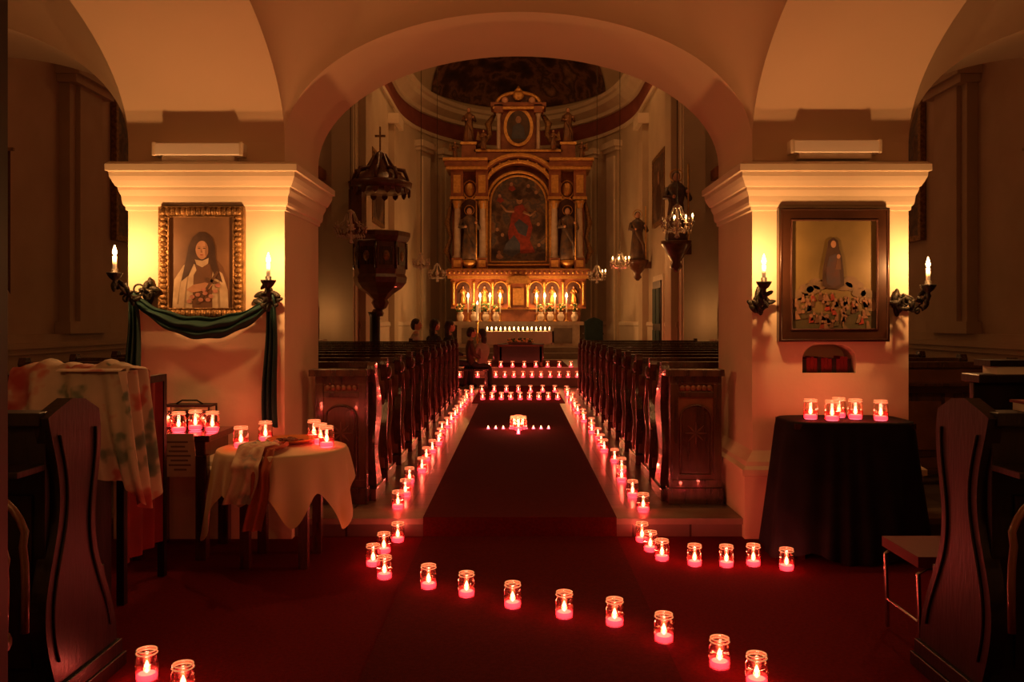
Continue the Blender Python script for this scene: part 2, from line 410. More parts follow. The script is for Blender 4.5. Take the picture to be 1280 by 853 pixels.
# ------------------------------------------------------------------ statues helper
def statue(m, x, y, z, h, robe, fl=skin, staff=False, face=-1, halo=None):
    m.lathe([(.13 * h, 0), (.155 * h, .03 * h), (.135 * h, .2 * h), (.115 * h, .42 * h), (.10 * h, .55 * h), (.125 * h, .68 * h), (.135 * h, .76 * h), (.09 * h, .815 * h), (.042 * h, .845 * h), (.04 * h, .88 * h)], (x, y, z), robe, 28, 1, .75, 0.09, 7)
    m.sph((x, y + face * .01 * h, z + .915 * h), (.052 * h, .058 * h, .068 * h), fl, 12)
    m.sph((x, y - face * .012 * h, z + .93 * h), (.06 * h, .06 * h, .068 * h), hairm, 12)
    m.tube([(x - .12 * h, y, z + .75 * h), (x - .17 * h, y + face * .05 * h, z + .62 * h), (x - .07 * h, y + face * .14 * h, z + .62 * h)], [.045 * h, .04 * h, .025 * h], robe, 8)
    m.tube([(x + .12 * h, y, z + .75 * h), (x + .18 * h, y + face * .05 * h, z + .60 * h), (x + .13 * h, y + face * .15 * h, z + .68 * h)], [.045 * h, .04 * h, .025 * h], robe, 8)
    m.sph((x - .06 * h, y + face * .15 * h, z + .62 * h), .026 * h, fl, 8); m.sph((x + .13 * h, y + face * .16 * h, z + .69 * h), .026 * h, fl, 8)
    m.tube([(x - .11 * h, y + face * .06 * h, z + .74 * h), (x, y + face * .11 * h, z + .5 * h), (x + .11 * h, y + face * .08 * h, z + .3 * h), (x + .12 * h, y + face * .08 * h, z + .08 * h)], [.02 * h, .035 * h, .035 * h, .02 * h], robe, 8)
    if staff: m.tube([(x + .14 * h, y + face * .16 * h, z), (x + .14 * h, y + face * .16 * h, z + 1.08 * h)], .012 * h, gold, 6)
    if halo: m.tube([(x + .09 * h * cos(a), y, z + .94 * h + .09 * h * sin(a)) for a in [2 * pi * i / 20 for i in range(20)]], .007 * h, gold, 6, True)

# ------------------------------------------------------------------ high altar
paint_dark = mk('oil_dark', (0.045, 0.025, 0.015), 0.45, c2=(0.12, 0.06, 0.03), scale=4)
paint_red = mk('oil_red', (0.30, 0.04, 0.02), 0.45, c2=(0.16, 0.025, 0.015), scale=12)
paint_blue = mk('oil_blue', (0.04, 0.05, 0.08), 0.45, c2=(0.08, 0.08, 0.10), scale=8)
paint_flesh = mk('oil_flesh', (0.40, 0.22, 0.13), 0.45, c2=(0.29, 0.145, 0.08), scale=14)
paint_brown = mk('oil_brown', (0.030, 0.014, 0.009), 0.45, c2=(0.065, 0.032, 0.019), scale=9)
habit = mk('oil_habit_brown', (0.085, 0.038, 0.018), 0.45, c2=(0.13, 0.062, 0.032), scale=9)
paint_cream = mk('oil_cream', (0.46, 0.36, 0.24), 0.5, c2=(0.29, 0.21, 0.125), scale=12)
altarp = mk('altarpiece_oil', (.05, .03, .02), .45, scale=2.6, detail=5, ramp=[(.30, (.015, .009, .007)), (.43, (.06, .03, .02)), (.50, (.14, .08, .045)), (.56, (.05, .045, .05)), (.63, (.20, .12, .065)), (.74, (.16, .04, .02))])
m = MB(); AY = 24.0
m.box(-2.3, 2.3, 22.6, 25.4, .5, .66, stone); m.box(-2.1, 2.1, 22.9, 25.2, .66, .80, stone)
m.box(-1.68, 1.68, 23.35, 24.6, .80, 1.40, ivory); m.box(-1.78, 1.78, 23.25, 24.7, 1.40, 1.50, ivory)
for i in range(5): m.box(-1.55 + i * .63, -1.05 + i * .63, 23.32, 23.36, .9, 1.32, stone)
m.box(-1.72, 1.72, 23.7, 24.7, 1.5, 1.86, retm); m.box(-1.75, 1.75, 23.66, 24.7, 1.83, 1.88, gold)
m.box(-1.90, 1.90, 24.0, 24.9, 1.86, 2.72, retm)
for xc in (-1.55, -.95, .95, 1.55, -.5, .5):
    m.prism(ell(xc, 2.42, .17, .17, 12, 0, pi) + [(xc - .17, 2.0), (xc + .17, 2.0)], 'y', 23.97, 24.01, retd)
    statue(m, xc, 23.93, 2.0, .5, gold)
    m.tube([(xc + .2 * cos(a), 23.97, 2.42 + .2 * sin(a)) for a in [pi * i / 12 for i in range(13)]], .022, gold, 6)
for xc in (-1.82, -1.25, -.72, .72, 1.25, 1.82): m.lathe([(.05, 0), (.035, .04), (.035, .6), (.06, .66)], (xc, 23.95, 1.95), gold, 10)
m.box(-.3, .3, 23.6, 24.1, 1.86, 2.55, retm); m.prism(ell(0, 2.55, .36, .22, 14, 0, pi), 'y', 23.56, 24.1, gold)
m.box(-.15, .15, 23.57, 23.61, 1.95, 2.42, gold)
for sx in (-.25, .25): m.lathe([(.05, 0), (.03, .04), (.03, .6), (.05, .66)], (sx, 23.58, 1.88), gold, 10)
m.box(-1.98, 1.98, 23.85, 24.9, 2.70, 2.78, gold); m.box(-2.02, 2.02, 23.8, 24.9, 2.78, 2.94, retm); m.box(-1.98, 1.98, 23.83, 24.9, 2.94, 2.98, gold)
for i in range(30): m.sph((-1.93 + 3.86 * i / 29, 23.79, 2.86), (.035, .02, .035), gold, 8)
m.box(-1.88, 1.88, 24.3, 24.9, 2.98, 5.9, retm)
for sx in (-1, 1):
    m.box(*sorted((sx * 1.13, sx * 1.62)), 24.24, 24.31, 3.2, 4.75, retd)
    m.prism(ell(sx * 1.375, 4.75, .245, .22, 14, 0, pi), 'y', 24.24, 24.31, retd)
    m.tube([(sx * 1.375 + .27 * cos(a), 24.24, 4.75 + .25 * sin(a)) for a in [pi * i / 14 for i in range(15)]], .03, gold, 6)
    for xc in (1.72, 1.02):
        m.box(sx * xc - .15, sx * xc + .15, 23.92, 24.35, 2.98, 3.28, retm); m.box(sx * xc - .1, sx * xc + .1, 23.9, 23.93, 3.03, 3.22, gold)
        m.lathe([(.13, 0), (.13, .05), (.10, .09), (.098, .7), (.082, 1.4), (.09, 1.42), (.13, 1.6), (.15, 1.64)], (sx * xc, 24.08, 3.28), ivory, 16)
        m.lathe([(.085, 0), (.10, .03), (.12, .12), (.15, .2), (.16, .24)], (sx * xc, 24.08, 4.68), gold, 12, fold=.12, fn=8)
        m.box(sx * xc - .17, sx * xc + .17, 23.88, 24.35, 4.92, 5.75, retm); m.box(sx * xc - .1, sx * xc + .1, 23.86, 23.9, 5.1, 5.6, gold)
        m.box(sx * xc - .2, sx * xc + .2, 23.85, 24.35, 4.92, 5.0, gold)
    statue(m, sx * 1.38, 24.0, 3.22, 1.5, nstat, halo=True, staff=True)
    m.lathe([(.05, 0), (.2, .12), (.24, .24)], (sx * 1.38, 24.05, 2.98), gold, 12)
    m.sph((sx * 1.38, 24.2, 5.25), (.15, .06, .2), gold, 12)
    m.tube([(sx * 1.38 + .2 * cos(a), 24.22, 5.25 + .25 * sin(a)) for a in [2 * pi * i / 16 for i in range(16)]], .03, gold, 6, True)
    m.box(*sorted((sx * .86, sx * 2.02)), 23.78, 24.9, 5.75, 5.84, gold); m.box(*sorted((sx * .86, sx * 2.06)), 23.74, 24.9, 5.84, 5.98, retm); m.box(*sorted((sx * .86, sx * 2.1)), 23.7, 24.9, 5.98, 6.06, gold)
    m.tube([(sx * 1.9, 24.3, 4.9), (sx * 2.02, 24.3, 4.3), (sx * 1.92, 24.3, 3.9), (sx * 2.05, 24.3, 3.5), (sx * 1.9, 24.3, 3.15)], [.05, .09, .05, .09, .05], dgold, 8)
def archpts(w, z0, zs, rise, n=20): return [(-w, z0), (w, z0)] + [(w * cos(pi * i / n), zs + rise * sin(pi * i / n)) for i in range(n + 1)]
m.prism(archpts(.90, 3.08, 4.85, .88), 'y', 24.16, 24.3, dgold)
m.prism(archpts(.76, 3.2, 4.85, .76), 'y', 24.13, 24.17, altarp)
for w, r, mt in ((.90, .045, gold), (.79, .03, gold)):
    P = archpts(w, 3.1 if w > .8 else 3.19, 4.85, w - .02); m.tube([(p[0], 24.12, p[1]) for p in P], r, mt, 8, True)
m.prism([(-.1, 4.75), (.12, 4.82), (.3, 4.5), (.40, 4.15), (.32, 3.8), (.48, 3.45), (.1, 3.42), (-.22, 3.6), (-.30, 4.0), (-.22, 4.3), (-.2, 4.5)], 'y', 24.118, 24.13, paint_red)
m.prism([(-.35, 3.7), (-.12, 3.95), (.05, 3.7), (.05, 3.45), (-.2, 3.32), (-.45, 3.45)], 'y', 24.116, 24.13, paint_blue)
m.prism([(.02, 4.4), (.28, 4.2), (.22, 3.9), (.0, 4.0), (-.12, 4.25)], 'y', 24.114, 24.13, paint_blue)
m.tube([(-.12, 24.125, 4.62), (-.34, 24.125, 4.62), (-.5, 24.125, 4.8)], [.05, .035, .025], paint_flesh, 6); m.tube([(.14, 24.125, 4.6), (.34, 24.125, 4.5), (.5, 24.125, 4.62)], [.05, .035, .025], paint_flesh, 6)
m.prism(ell(.03, 4.93, .085, .11), 'y', 24.112, 24.13, paint_flesh); m.prism(ell(.03, 5.0, .095, .07), 'y', 24.110, 24.13, paint_brown)
for cx, cz in ((-.55, 3.45), (.58, 3.66), (-.53, 5.05), (.5, 5.15), (-.2, 5.38), (.28, 5.33), (.56, 4.25), (-.6, 4.1), (-.45, 3.95)):
    m.prism(ell(cx, cz, .045, .055), 'y', 24.116, 24.13, paint_flesh); m.prism([(cx - .06, cz - .05), (cx + .05, cz - .04), (cx + .13, cz - .14), (cx + .02, cz - .2), (cx - .08, cz - .14)], 'y', 24.118, 24.13, [paint_flesh, paint_brown, paint_red][int(cz * 20) % 3])
for w, z, r in ((1.02, 5.05, .06), (1.16, 5.05, .05), (1.3, 4.96, .07)):
    m.tube([(w * cos(a), 23.95, z + (w - .08) * sin(a)) for a in [radians(28 + 124 * i / 20) for i in range(21)]], r, gold if r != .05 else retm, 8)
m.prism([(1.3 * cos(a), 4.96 + 1.22 * sin(a)) for a in [radians(28 + 124 * i / 20) for i in range(21)]] + [(-1.02 * cos(a), 5.02 + .9 * sin(a)) for a in [radians(28 + 124 * i / 20) for i in range(21)]], 'y', 24.0, 24.4, retm)
for i in range(9): m.sph((1.1 * cos(radians(35 + i * 13.75)), 23.93, 5.02 + 1.0 * sin(radians(35 + i * 13.75))), .05, gold, 8)
m.box(-1.2, 1.2, 24.05, 24.7, 6.05, 6.3, retm); m.box(-1.25, 1.25, 24.0, 24.7, 6.28, 6.34, gold)
m.box(-.62, .62, 24.2, 24.7, 6.3, 7.5, retm)
m.prism(ell(0, 7.0, .42, .55, 24), 'y', 24.12, 24.2, gold); m.prism(ell(0, 7.0, .33, .46, 24), 'y', 24.10, 24.2, paint_dark)
m.prism([(-.2, 6.66), (.2, 6.66), (.15, 7.0), (0, 7.12), (-.16, 7.0)], 'y', 24.09, 24.2, paint_blue); m.prism(ell(0, 7.2, .08, .1), 'y', 24.085, 24.2, paint_flesh)
for sx in (-1, 1):
    m.lathe([(.08, 0), (.055, .05), (.05, .9), (.09, 1.02)], (sx * .56, 24.08, 6.36), ivory, 12); m.box(sx * .56 - .12, sx * .56 + .12, 23.95, 24.4, 7.38, 7.6, retm)
    m.tube([(sx * .7, 24.25, 7.35), (sx * .86, 24.2, 7.1), (sx * .8, 24.2, 6.8), (sx * 1.0, 24.2, 6.55), (sx * 1.2, 24.2, 6.45)], [.06, .1, .07, .11, .06], dgold, 8)
    m.box(*sorted((sx * 1.2, sx * 1.6)), 24.0, 24.5, 6.05, 6.5, retm); m.box(*sorted((sx * 1.17, sx * 1.63)), 23.97, 24.5, 6.48, 6.55, gold)
    statue(m, sx * 1.4, 24.1, 6.55, 1.0, nstat2)
    for px, pz, sc in ((.98, 6.34, .55), (1.78, 6.06, .5)):
        statue(m, sx * px, 23.95, pz, sc, nstat2)
        m.prism([(sx * px, pz + .4 * sc), (sx * (px + .3 * sc), pz + .95 * sc), (sx * (px + .38 * sc), pz + .5 * sc)], 'y', 24.0, 24.03, dgold)
    m.sph((sx * .38, 24.0, 7.72), (.1, .08, .1), skin, 10)
m.box(-.72, .72, 24.0, 24.7, 7.48, 7.56, gold); m.box(-.78, .78, 23.95, 24.7, 7.56, 7.66, retm)
m.tube([(.6 * cos(a), 24.1, 7.66 + .3 * sin(a)) for a in [pi * i / 14 for i in range(15)]], .06, gold, 8)
m.prism(ell(0, 7.66, .55, .27, 14, 0, pi), 'y', 24.1, 24.3, retd); m.sph((0, 24.0, 7.85), (.16, .08, .14), gold, 12)
m.lathe([(.02, 0), (.12, .08), (.05, .16), (.01, .22)], (0, 24.1, 7.94), gold, 10)
altar = m.build('high_altar')

m = MB(); cps = []
for x in (-1.38, -1.05, -.78, .72, 1.0, 1.32, -.5, .5):
    m.lathe([(.06, 0), (.06, .015), (.015, .05), (.022, .12), (.012, .2), (.03, .24)], (x, 23.42, 1.501), gold, 10)
    m.lathe([(.016, 0), (.016, .42)], (x, 23.42, 1.74), wax, 8); flame_at(m, x, 23.42, 2.16, .13, .032); cps.append((x, 23.42, 2.22))
o = m.build('altar_candlesticks')
for p in cps: plight(o, p, 12.0, WARM, .03)
m = MB()
for x in [-1.6, -1.22, -.9, -.62, .62, .88, 1.17, 1.55]:
    m.lathe([(.05, 0), (.07, .02), (.10, .12), (.09, .18), (.05, .22), (.075, .26)], (x, 23.55, 1.501), white, 12)
    for k in range(26):
        a = random.random() * 2 * pi; r = random.random() * .14; zz = 1.78 + random.random() * .2
        m.sph((x + r * cos(a), 23.55 + r * sin(a) * .7, zz), random.uniform(.02, .04), leaf if k % 3 else petal, 6)
m.build('altar_flower_vases')

m = MB()
m.box(-.8, .8, 20.2, 20.95, 1.19, 1.25, stone); m.box(-.6, .6, 20.3, 20.85, .513, 1.19, wood2)
m.prism([(-.84, 1.0), (-.6, .95), (-.3, .99), (0, .94), (.3, .99), (.6, .95), (.84, 1.0), (.84, 1.255), (-.84, 1.255)], 'y', 20.17, 20.19, white)
m.box(-.84, .84, 20.17, 20.98, 1.25, 1.262, white)
for sx in (-1, 1): m.box(*sorted((sx * .8, sx * .84)), 20.17, 20.98, .95, 1.262, white)
m.build('altar_table')
m = MB(); ps = []
for i in range(15):
    x = -.74 + 1.48 * i / 14; h = .05
    m.lathe([(.022, 0), (.022, h)], (x, 20.3, 1.262), wax, 8); flame_at(m, x, 20.3, 1.262 + h, .06, .016)
    if i % 2 == 0: ps.append((x, 20.3, 1.36))
o = m.build('altar_table_candles')
for p in ps: plight(o, p, 3.0, WARM, .02)
for x, y, zt in ((-.98, 20.4, 1.9),):
    m = MB(); m.lathe([(.13, 0), (.12, .03), (.025, .08), (.02, .5), (.04, .55), (.02, .6), (.02, .95), (.06, 1.0)], (x, y, .513), gold, 12)
    m.lathe([(.03, 0), (.03, .4)], (x, y, 1.51), wax, 10); flame_at(m, x, y, 1.91, .08, .02); m.build('paschal_candle_stand')
m = MB()
m.box(-.45, .55, 18.75, 19.15, .95, .99, wood2)
for x in (-.4, .5):
    for y in (18.8, 19.1): m.box(x - .03, x + .03, y - .03, y + .03, .513, .95, wood2)
m.box(-.42, .52, 18.77, 19.13, .6, .95, blackw)
m.box(-.47, .57, 18.73, 19.17, .99, 1.0, black)
m.build('low_side_table')
m = MB()
for k in range(90):
    t = random.uniform(-1, 1); x = .05 + t * .28; z = 1.075 - t * t * .02 + random.uniform(-.03, .05)
    m.sph((x, 18.85 + random.uniform(-.06, .06), z), random.uniform(.015, .028), petal if k % 2 else leaf, 6)
m.box(-.22, .3, 18.78, 18.95, 1.001, 1.05, wood2)
m.build('flower_arrangement')
m = MB()
for x in (1.62, 2.02):
    for y in (20.6, 21.0): m.box(x - .025, x + .025, y - .025, y + .025, .5, .95, wood)
m.box(1.6, 2.04, 20.58, 21.02, .93, 1.02, green); m.prism([(1.6, 1.0), (2.04, 1.0), (2.04, 1.5), (1.95, 1.56), (1.82, 1.6), (1.69, 1.56), (1.6, 1.5)], 'y', 20.56, 20.62, green)
for x in (1.6, 2.04): m.box(x - .025, x + .025, 20.6, 21, 1.18, 1.22, wood)
m.build('green_armchair', bevel=.01)

# ------------------------------------------------------------------ pulpit
m = MB(); px, py = -2.66, 16.42
m.lathe([(.16, 0), (.16, .06), (.10, .1), (.10, 1.45), (.14, 1.55)], (px - .1, py, .131), blackw, 10)
m.lathe([(.05, 1.72), (.12, 1.76), (.17, 1.86), (.14, 1.92), (.24, 2.02), (.42, 2.14), (.50, 2.24), (.52, 2.34), (.48, 2.40), (.50, 2.5), (.50, 3.0), (.54, 3.04), (.58, 3.12), (.58, 3.2), (.52, 3.22), (.50, 3.0)], (px, py, 0), wood2, 8, smooth=False)
m.lathe([(.1, 1.6), (.13, 1.66), (.08, 1.74)], (px - .05, py, 0), wood2, 10)
for i in range(8):
    a = pi / 4 * i + pi / 8; c, s_ = cos(a), sin(a)
    M = Matrix.Translation((px + .465 * c, py + .465 * s_, 2.74)) @ Matrix.Rotation(a, 4, 'Z')
    m.box(-.01, .02, -.12, .12, -.17, .17, wood, M); m.sph((.02, 0, 0), (.02, .07, .1), dgold, 8, M)
    a2 = pi / 4 * i; m.lathe([(.03, 0), (.03, .5)], (px + .5 * cos(a2), py + .5 * sin(a2), 2.5), wood, 6)
m.lathe([(.05, 3.97), (.50, 3.98), (.60, 4.05), (.62, 4.16), (.52, 4.2), (.46, 4.28), (.30, 4.36), (.24, 4.46), (.16, 4.58), (.10, 4.62), (.12, 4.70), (.03, 4.78)], (px, py, 0), wood2, 16)
for i in range(16):
    a = 2 * pi * i / 16
    m.prism([(-.07, 0), (.07, 0), (.05, -.09), (0, -.13), (-.05, -.09)], 'x', -.012, .012, wood2, M=Matrix.Translation((px + .57 * cos(a), py + .57 * sin(a), 4.03)) @ Matrix.Rotation(a, 4, 'Z'))
for i in range(8):
    a = pi / 4 * i
    m.tube([(px + .54 * cos(a), py + .54 * sin(a), 4.2), (px + .46 * cos(a), py + .46 * sin(a), 4.4), (px + .26 * cos(a), py + .26 * sin(a), 4.44), (px + .1 * cos(a), py + .1 * sin(a), 4.72)], [.03, .045, .035, .03], wood2, 6)
m.box(px - .015, px + .015, py - .015, py + .015, 4.75, 5.25, dgold); m.box(px - .1, px + .1, py - .012, py + .012, 5.05, 5.09, dgold)
m.box(px - .55, px - .3, py - .3, py + .2, 3.2, 4.0, wood2)
m.build('pulpit')

# ------------------------------------------------------------------ crystal chandeliers
def chandelier(x, y, z, r, ztop, lit=0):
    m = MB()
    m.lathe([(.01, -r * 1.1), (r * .18, -r), (r * .1, -r * .8), (r * .12, -r * .3), (r * .25, 0), (r * .08, r * .2), (r * .06, r * .8), (r * .3, r * .95), (r * .05, r * 1.15)], (x, y, z), crystal, 12)
    m.tube([(x, y, z + r), (x, y, ztop)], .006, iron, 5)
    ps = []
    for i in range(8):
        a = 2 * pi * i / 8; c, s_ = cos(a), sin(a)
        m.tube([(x + q * r * c, y + q * r * s_, z + w * r) for q, w in ((.1, -.2), (.4, -.5), (.8, -.45), (1, -.1))], r * .035, dgold, 6)
        m.lathe([(r * .05, 0), (r * .15, .02), (r * .16, .03)], (x + r * c, y + r * s_, z - .1 * r), crystal, 8)
        m.lathe([(.010, 0), (.010, .07)], (x + r * c, y + r * s_, z - .1 * r + .02), wax if i < lit else candlem, 6)
        if i < lit: flame_at(m, x + r * c, y + r * s_, z - .1 * r + .09, .05, .014); ps.append((x + r * c, y + r * s_, z - .1 * r + .12))
        for k in range(4):
            q = .3 + k * .2
            m.lathe([(.001, -.05), (.014, -.02), (.001, .01)], (x + q * r * c, y + q * r * s_, z - r * .52), crystal, 5, smooth=False)
        m.lathe([(.001, -.07), (.018, -.03), (.001, .01)], (x + r * c, y + r * s_, z - .15 * r), crystal, 5, smooth=False)
        m.tube([(x + .28 * r * c, y + .28 * r * s_, z + .9 * r), (x + .5 * r * c, y + .5 * r * s_, z + .35 * r), (x + .95 * r * c, y + .95 * r * s_, z + .05 * r)], .008, crystal, 4)
    o = m.build('crystal_chandelier')
    for p in ps: plight(o, p, 3.0, WARM, .02)
chandelier(-2.40, 12.2, 2.85, .22, 10.0); chandelier(2.27, 12.2, 2.93, .22, 10.0, 3)
chandelier(-2.04, 17.9, 2.75, .17, 10.3); chandelier(-1.93, 20.3, 2.66, .2, 10.3)
chandelier(2.13, 17.9, 2.75, .19, 10.3, 4); chandelier(1.87, 20.3, 2.62, .2, 10.3, 2)

def wall_statue(x, y, z, h, sg, robe):
    m = MB()
    m.lathe([(.03, -.5), (.1, -.42), (.07, -.34), (.18, -.2), (.26, -.08), (.28, 0)], (x, y, z), wood2, 12)
    statue(m, x, y, z, h, robe, staff=True, halo=True)
    xw = sg * 3.24
    m.box(min(x, xw), max(x, xw), y - .08, y + .08, z - .2, z - .04, wood2)
    return m.build('saint_statue')
wall_statue(2.92, 20.9, 3.0, 1.2, 1, nstat)
m = MB(); m.lathe([(.03, -.6), (.12, -.5), (.08, -.4), (.2, -.22), (.28, -.08), (.30, 0)], (3.05, 16.48, 3.05), wood2, 12); statue(m, 3.05, 16.48, 3.05, 1.35, nstat, staff=True, halo=True); m.box(3.0, 3.35, 16.5, 16.79, 2.8, 3.0, wood2); m.build('saint_statue')
def side_picture(sg, y0, y1, z0, z1, xw):
    m = MB()
    a, c = sorted((sg * xw, sg * (xw - .06))); m.box(a, c, y0 + .03, y1 - .03, z0 + .03, z1 - .03, blackw)
    a, c = sorted((sg * xw, sg * (xw - .08)))
    for (p, q, r, t) in ((y0, y1, z0, z0 + .08), (y0, y1, z1 - .08, z1), (y0, y0 + .08, z0 + .08, z1 - .08), (y1 - .08, y1, z0 + .08, z1 - .08)): m.box(a, c, p, q, r, t, dgold)
    a, c = sorted((sg * (xw - .06), sg * (xw - .066))); m.box(a, c, y0 + .08, y1 - .08, z0 + .08, z1 - .08, altarp)
    m.sph((sg * (xw - .066), (y0 + y1) / 2, z0 + .65 * (z1 - z0)), (.004, .12, .16), paint_flesh, 12)
    m.sph((sg * (xw - .066), (y0 + y1) / 2, z0 + .33 * (z1 - z0)), (.004, .38, .42), paint_brown, 12)
    m.build('framed_painting')
side_picture(1, 18.5, 20.2, 3.7, 5.3, 3.24); side_picture(-1, 18.5, 20.2, 3.7, 5.3, 3.24)
side_picture(-1, 12.55, 14.2, 2.7, 5.0, 5.99); side_picture(1, 12.55, 14.2, 2.7, 5.0, 5.99)
m = MB(); m.box(3.17, 3.24, 18.75, 20.1, .5, 2.55, cornm); m.box(3.14, 3.2, 18.88, 19.97, .5, 2.42, blackw)
for z0, z1 in ((.65, 1.3), (1.45, 2.25)):
    for y0, y1 in ((18.95, 19.38), (19.47, 19.9)): m.box(3.12, 3.15, y0, y1, z0, z1, green)
m.build('door_1')

for sg in (-1, 1):
    m = MB(); c = sg * 4.78
    m.box(c - .9, c + .9, 16.45, 16.85, .131, 1.05, ivory); m.box(c - 1.0, c + 1.0, 16.38, 16.85, 1.05, 1.15, ivory)
    m.box(c - .8, c + .8, 16.6, 16.98, 1.15, 1.5, retm)
    m.box(c - .78, c + .78, 16.7, 16.98, 1.5, 4.3, retm)
    for sx in (-1, 1):
        m.box(c + sx * .68 - .14, c + sx * .68 + .14, 16.46, 16.9, 1.15, 1.75, retm)
        m.lathe([(.11, 0), (.085, .06), (.08, 2.1), (.13, 2.3)], (c + sx * .68, 16.58, 1.75), ivory, 14); m.box(c + sx * .68 - .16, c + sx * .68 + .16, 16.42, 16.9, 4.02, 4.35, gold)
    m.prism([(c + x, z) for x, z in archpts(.5, 1.75, 3.5, .5)], 'y', 16.64, 16.7, gold); m.prism([(c + x, z) for x, z in archpts(.42, 1.83, 3.5, .42)], 'y', 16.62, 16.7, paint_dark)
    statue(m, c, 16.55, 1.8, 1.3, nstat2, halo=True)
    m.box(c - .95, c + .95, 16.42, 16.98, 4.3, 4.5, retm); m.prism([(c + .8 * cos(a), 4.5 + .8 * sin(a)) for a in [pi * i / 16 for i in range(17)]], 'y', 16.55, 16.9, retm)
    m.tube([(c + .82 * cos(a), 16.55, 4.5 + .82 * sin(a)) for a in [pi * i / 16 for i in range(17)]], .06, gold, 6)
    ps = []
    for x in (-.85, -.5, .5, .85):
        m.lathe([(.05, 0), (.012, .05), (.012, .2), (.025, .22)], (c + x, 16.42, 1.15), gold, 8); m.lathe([(.014, 0), (.014, .2)], (c + x, 16.42, 1.37), wax, 8); flame_at(m, c + x, 16.42, 1.57, .07, .018); ps.append((c + x, 16.37, 1.62))
    o = m.build('side_altar')
    for p in ps[::3]: plight(o, p, 6.0, WARM, .03)

# ------------------------------------------------------------------ pews
def pew_end_pts(h=1.0):
    F = []; Bk = []
    for i in range(37):
        t = i / 36; z = t * h
        F.append((.30 + .095 * cos(2 * pi * (t * 1.5 - .03)) - .07 * t, z)); Bk.append((.055 + .045 * sin(2 * pi * (t * 1.5 + .12)), z))
    a, c = F[-1][0], Bk[-1][0]
    top = [(a - .01, h + .03), ((a + c) / 2 + .03, h + .055), ((a + c) / 2 - .03, h + .055), (c + .01, h + .03)]
    return F + top + Bk[::-1]
def make_pew(name, x0, x1, y, z, H=1.0):
    m = MB()
    P = [(a + y, b + z) for a, b in pew_end_pts(H)]
    for e in (x0, x1 - .06):
        m.prism(P, 'x', e, e + .06, wood); m.box(e - .015, e + .075, y - .02, y + .46, z, z + .09, wood)
        xe = e - .004 if e == x0 else e + .064
        m.tube([(xe, y + .17 + .06 * cos(2 * pi * (k / 12 * 1.5 + .05)), z + .12 + k * .068 * H) for k in range(12)], [.012 + .012 * abs(sin(k * .7)) for k in range(12)], wood2, 6)
        m.sph((xe, y + .15, z + H * .93), (.02, .05, .05), wood2, 10)
    m.box(x0 + .03, x1 - .03, y + .08, y + .11, z + .1, z + H - .01, wood2)
    m.box(x0 + .06, x1 - .06, y + .04, y + .13, z + H - .03, z + H + .02, wood)
    m.box(x0 + .07, x1 - .07, y - .10, y + .08, z + H - .18, z + H - .155, wood)
    w = x1 - x0; n = max(1, int(round(w / .5)))
    for k in range(n):
        a = x0 + .07 + k * (w - .14) / n; c = a + (w - .14) / n
        m.box(a + .04, c - .04, y + .068, y + .082, z + .2, z + H * .75, wood); m.box(a + .08, c - .08, y + .056, y + .07, z + .26, z + H * .68, wood2)
    m.box(x0 + .06, x1 - .06, y + .11, y + .42, z + .42, z + .455, wood)
    m.box(x0 + .07, x1 - .07, y - .22, y - .08, z + .1, z + .13, wood)
    for e in (x0 + .3, x1 - .3): m.box(e - .02, e + .02, y - .18, y - .12, z, z + .1, wood)
    return m.build(name, bevel=.004)
NR = 10; Y0 = 7.30; PITCH = .84
pr = make_pew('pew', 1.13, 4.3, Y0, .131); pl = make_pew('pew', -4.3, -1.13, Y0, .131)
for i in range(1, NR):
    for p in (pr, pl):
        o = bpy.data.objects.new('pew', p.data); COL.objects.link(o); o.location = p.location + Vector((0, PITCH * i, 0))
        bv = o.modifiers.new('bevel', 'BEVEL'); bv.width = .004; bv.segments = 1; bv.limit_method = 'ANGLE'
for x0_, x1_ in ((1.13, 3.3), (-2.02, -1.13)): make_pew('pew', x0_, x1_, Y0 + PITCH * NR, .131)
for sg in (-1, 1):
    m = MB(); a, c = (1.14, 1.525) if sg > 0 else (-1.525, -1.14)
    z = .131
    m.box(a, c, 6.42, 6.48, z, 1.09, wood2); m.box(a - .04, c + .012, 6.36, 6.52, 1.09, 1.14, wood); m.box(a - .02, c + .01, 6.38, 6.5, z, z + .12, wood)
    m.frame(a, c, z + .12, 1.09, .06, 6.402, 6.42, wood)
    m.box(a + .06, c - .06, 6.408, 6.42, .93, .97, wood)
    mx = (a + c) / 2
    m.prism(archpts(.10, .36, .78, .08, 12), 'y', 6.408, 6.42, wood, M=Matrix.Translation((mx, 0, 0)))
    m.tube([(mx + p[0], 6.408, p[1]) for p in archpts(.115, .35, .78, .09, 12)], .008, wood, 5, True)
    for k in range(8):
        aa = pi / 4 * k; m.prism([(mx, .66), (mx + .03 * cos(aa - .25), .66 + .03 * sin(aa - .25)), (mx + .085 * cos(aa), .66 + .085 * sin(aa)), (mx + .03 * cos(aa + .25), .66 + .03 * sin(aa + .25))], 'y', 6.398, 6.409, wood2)
    for k in range(6): m.sph((a + .09 + k * (c - a - .18) / 5, 6.41, 1.0), (.022, .01, .022), wood2, 8)
    e = 1.10 if sg > 0 else -1.16
    P = [(p[0] + 6.52, p[1] + z) for p in pew_end_pts()]; m.prism(P, 'x', e, e + .06, wood); m.box(e - .015, e + .075, 6.5, 6.98, z, z + .09, wood)
    m.box(a, c, 6.5, 6.9, z + .42, z + .455, wood)
    m.build('pew_partition', bevel=.004)

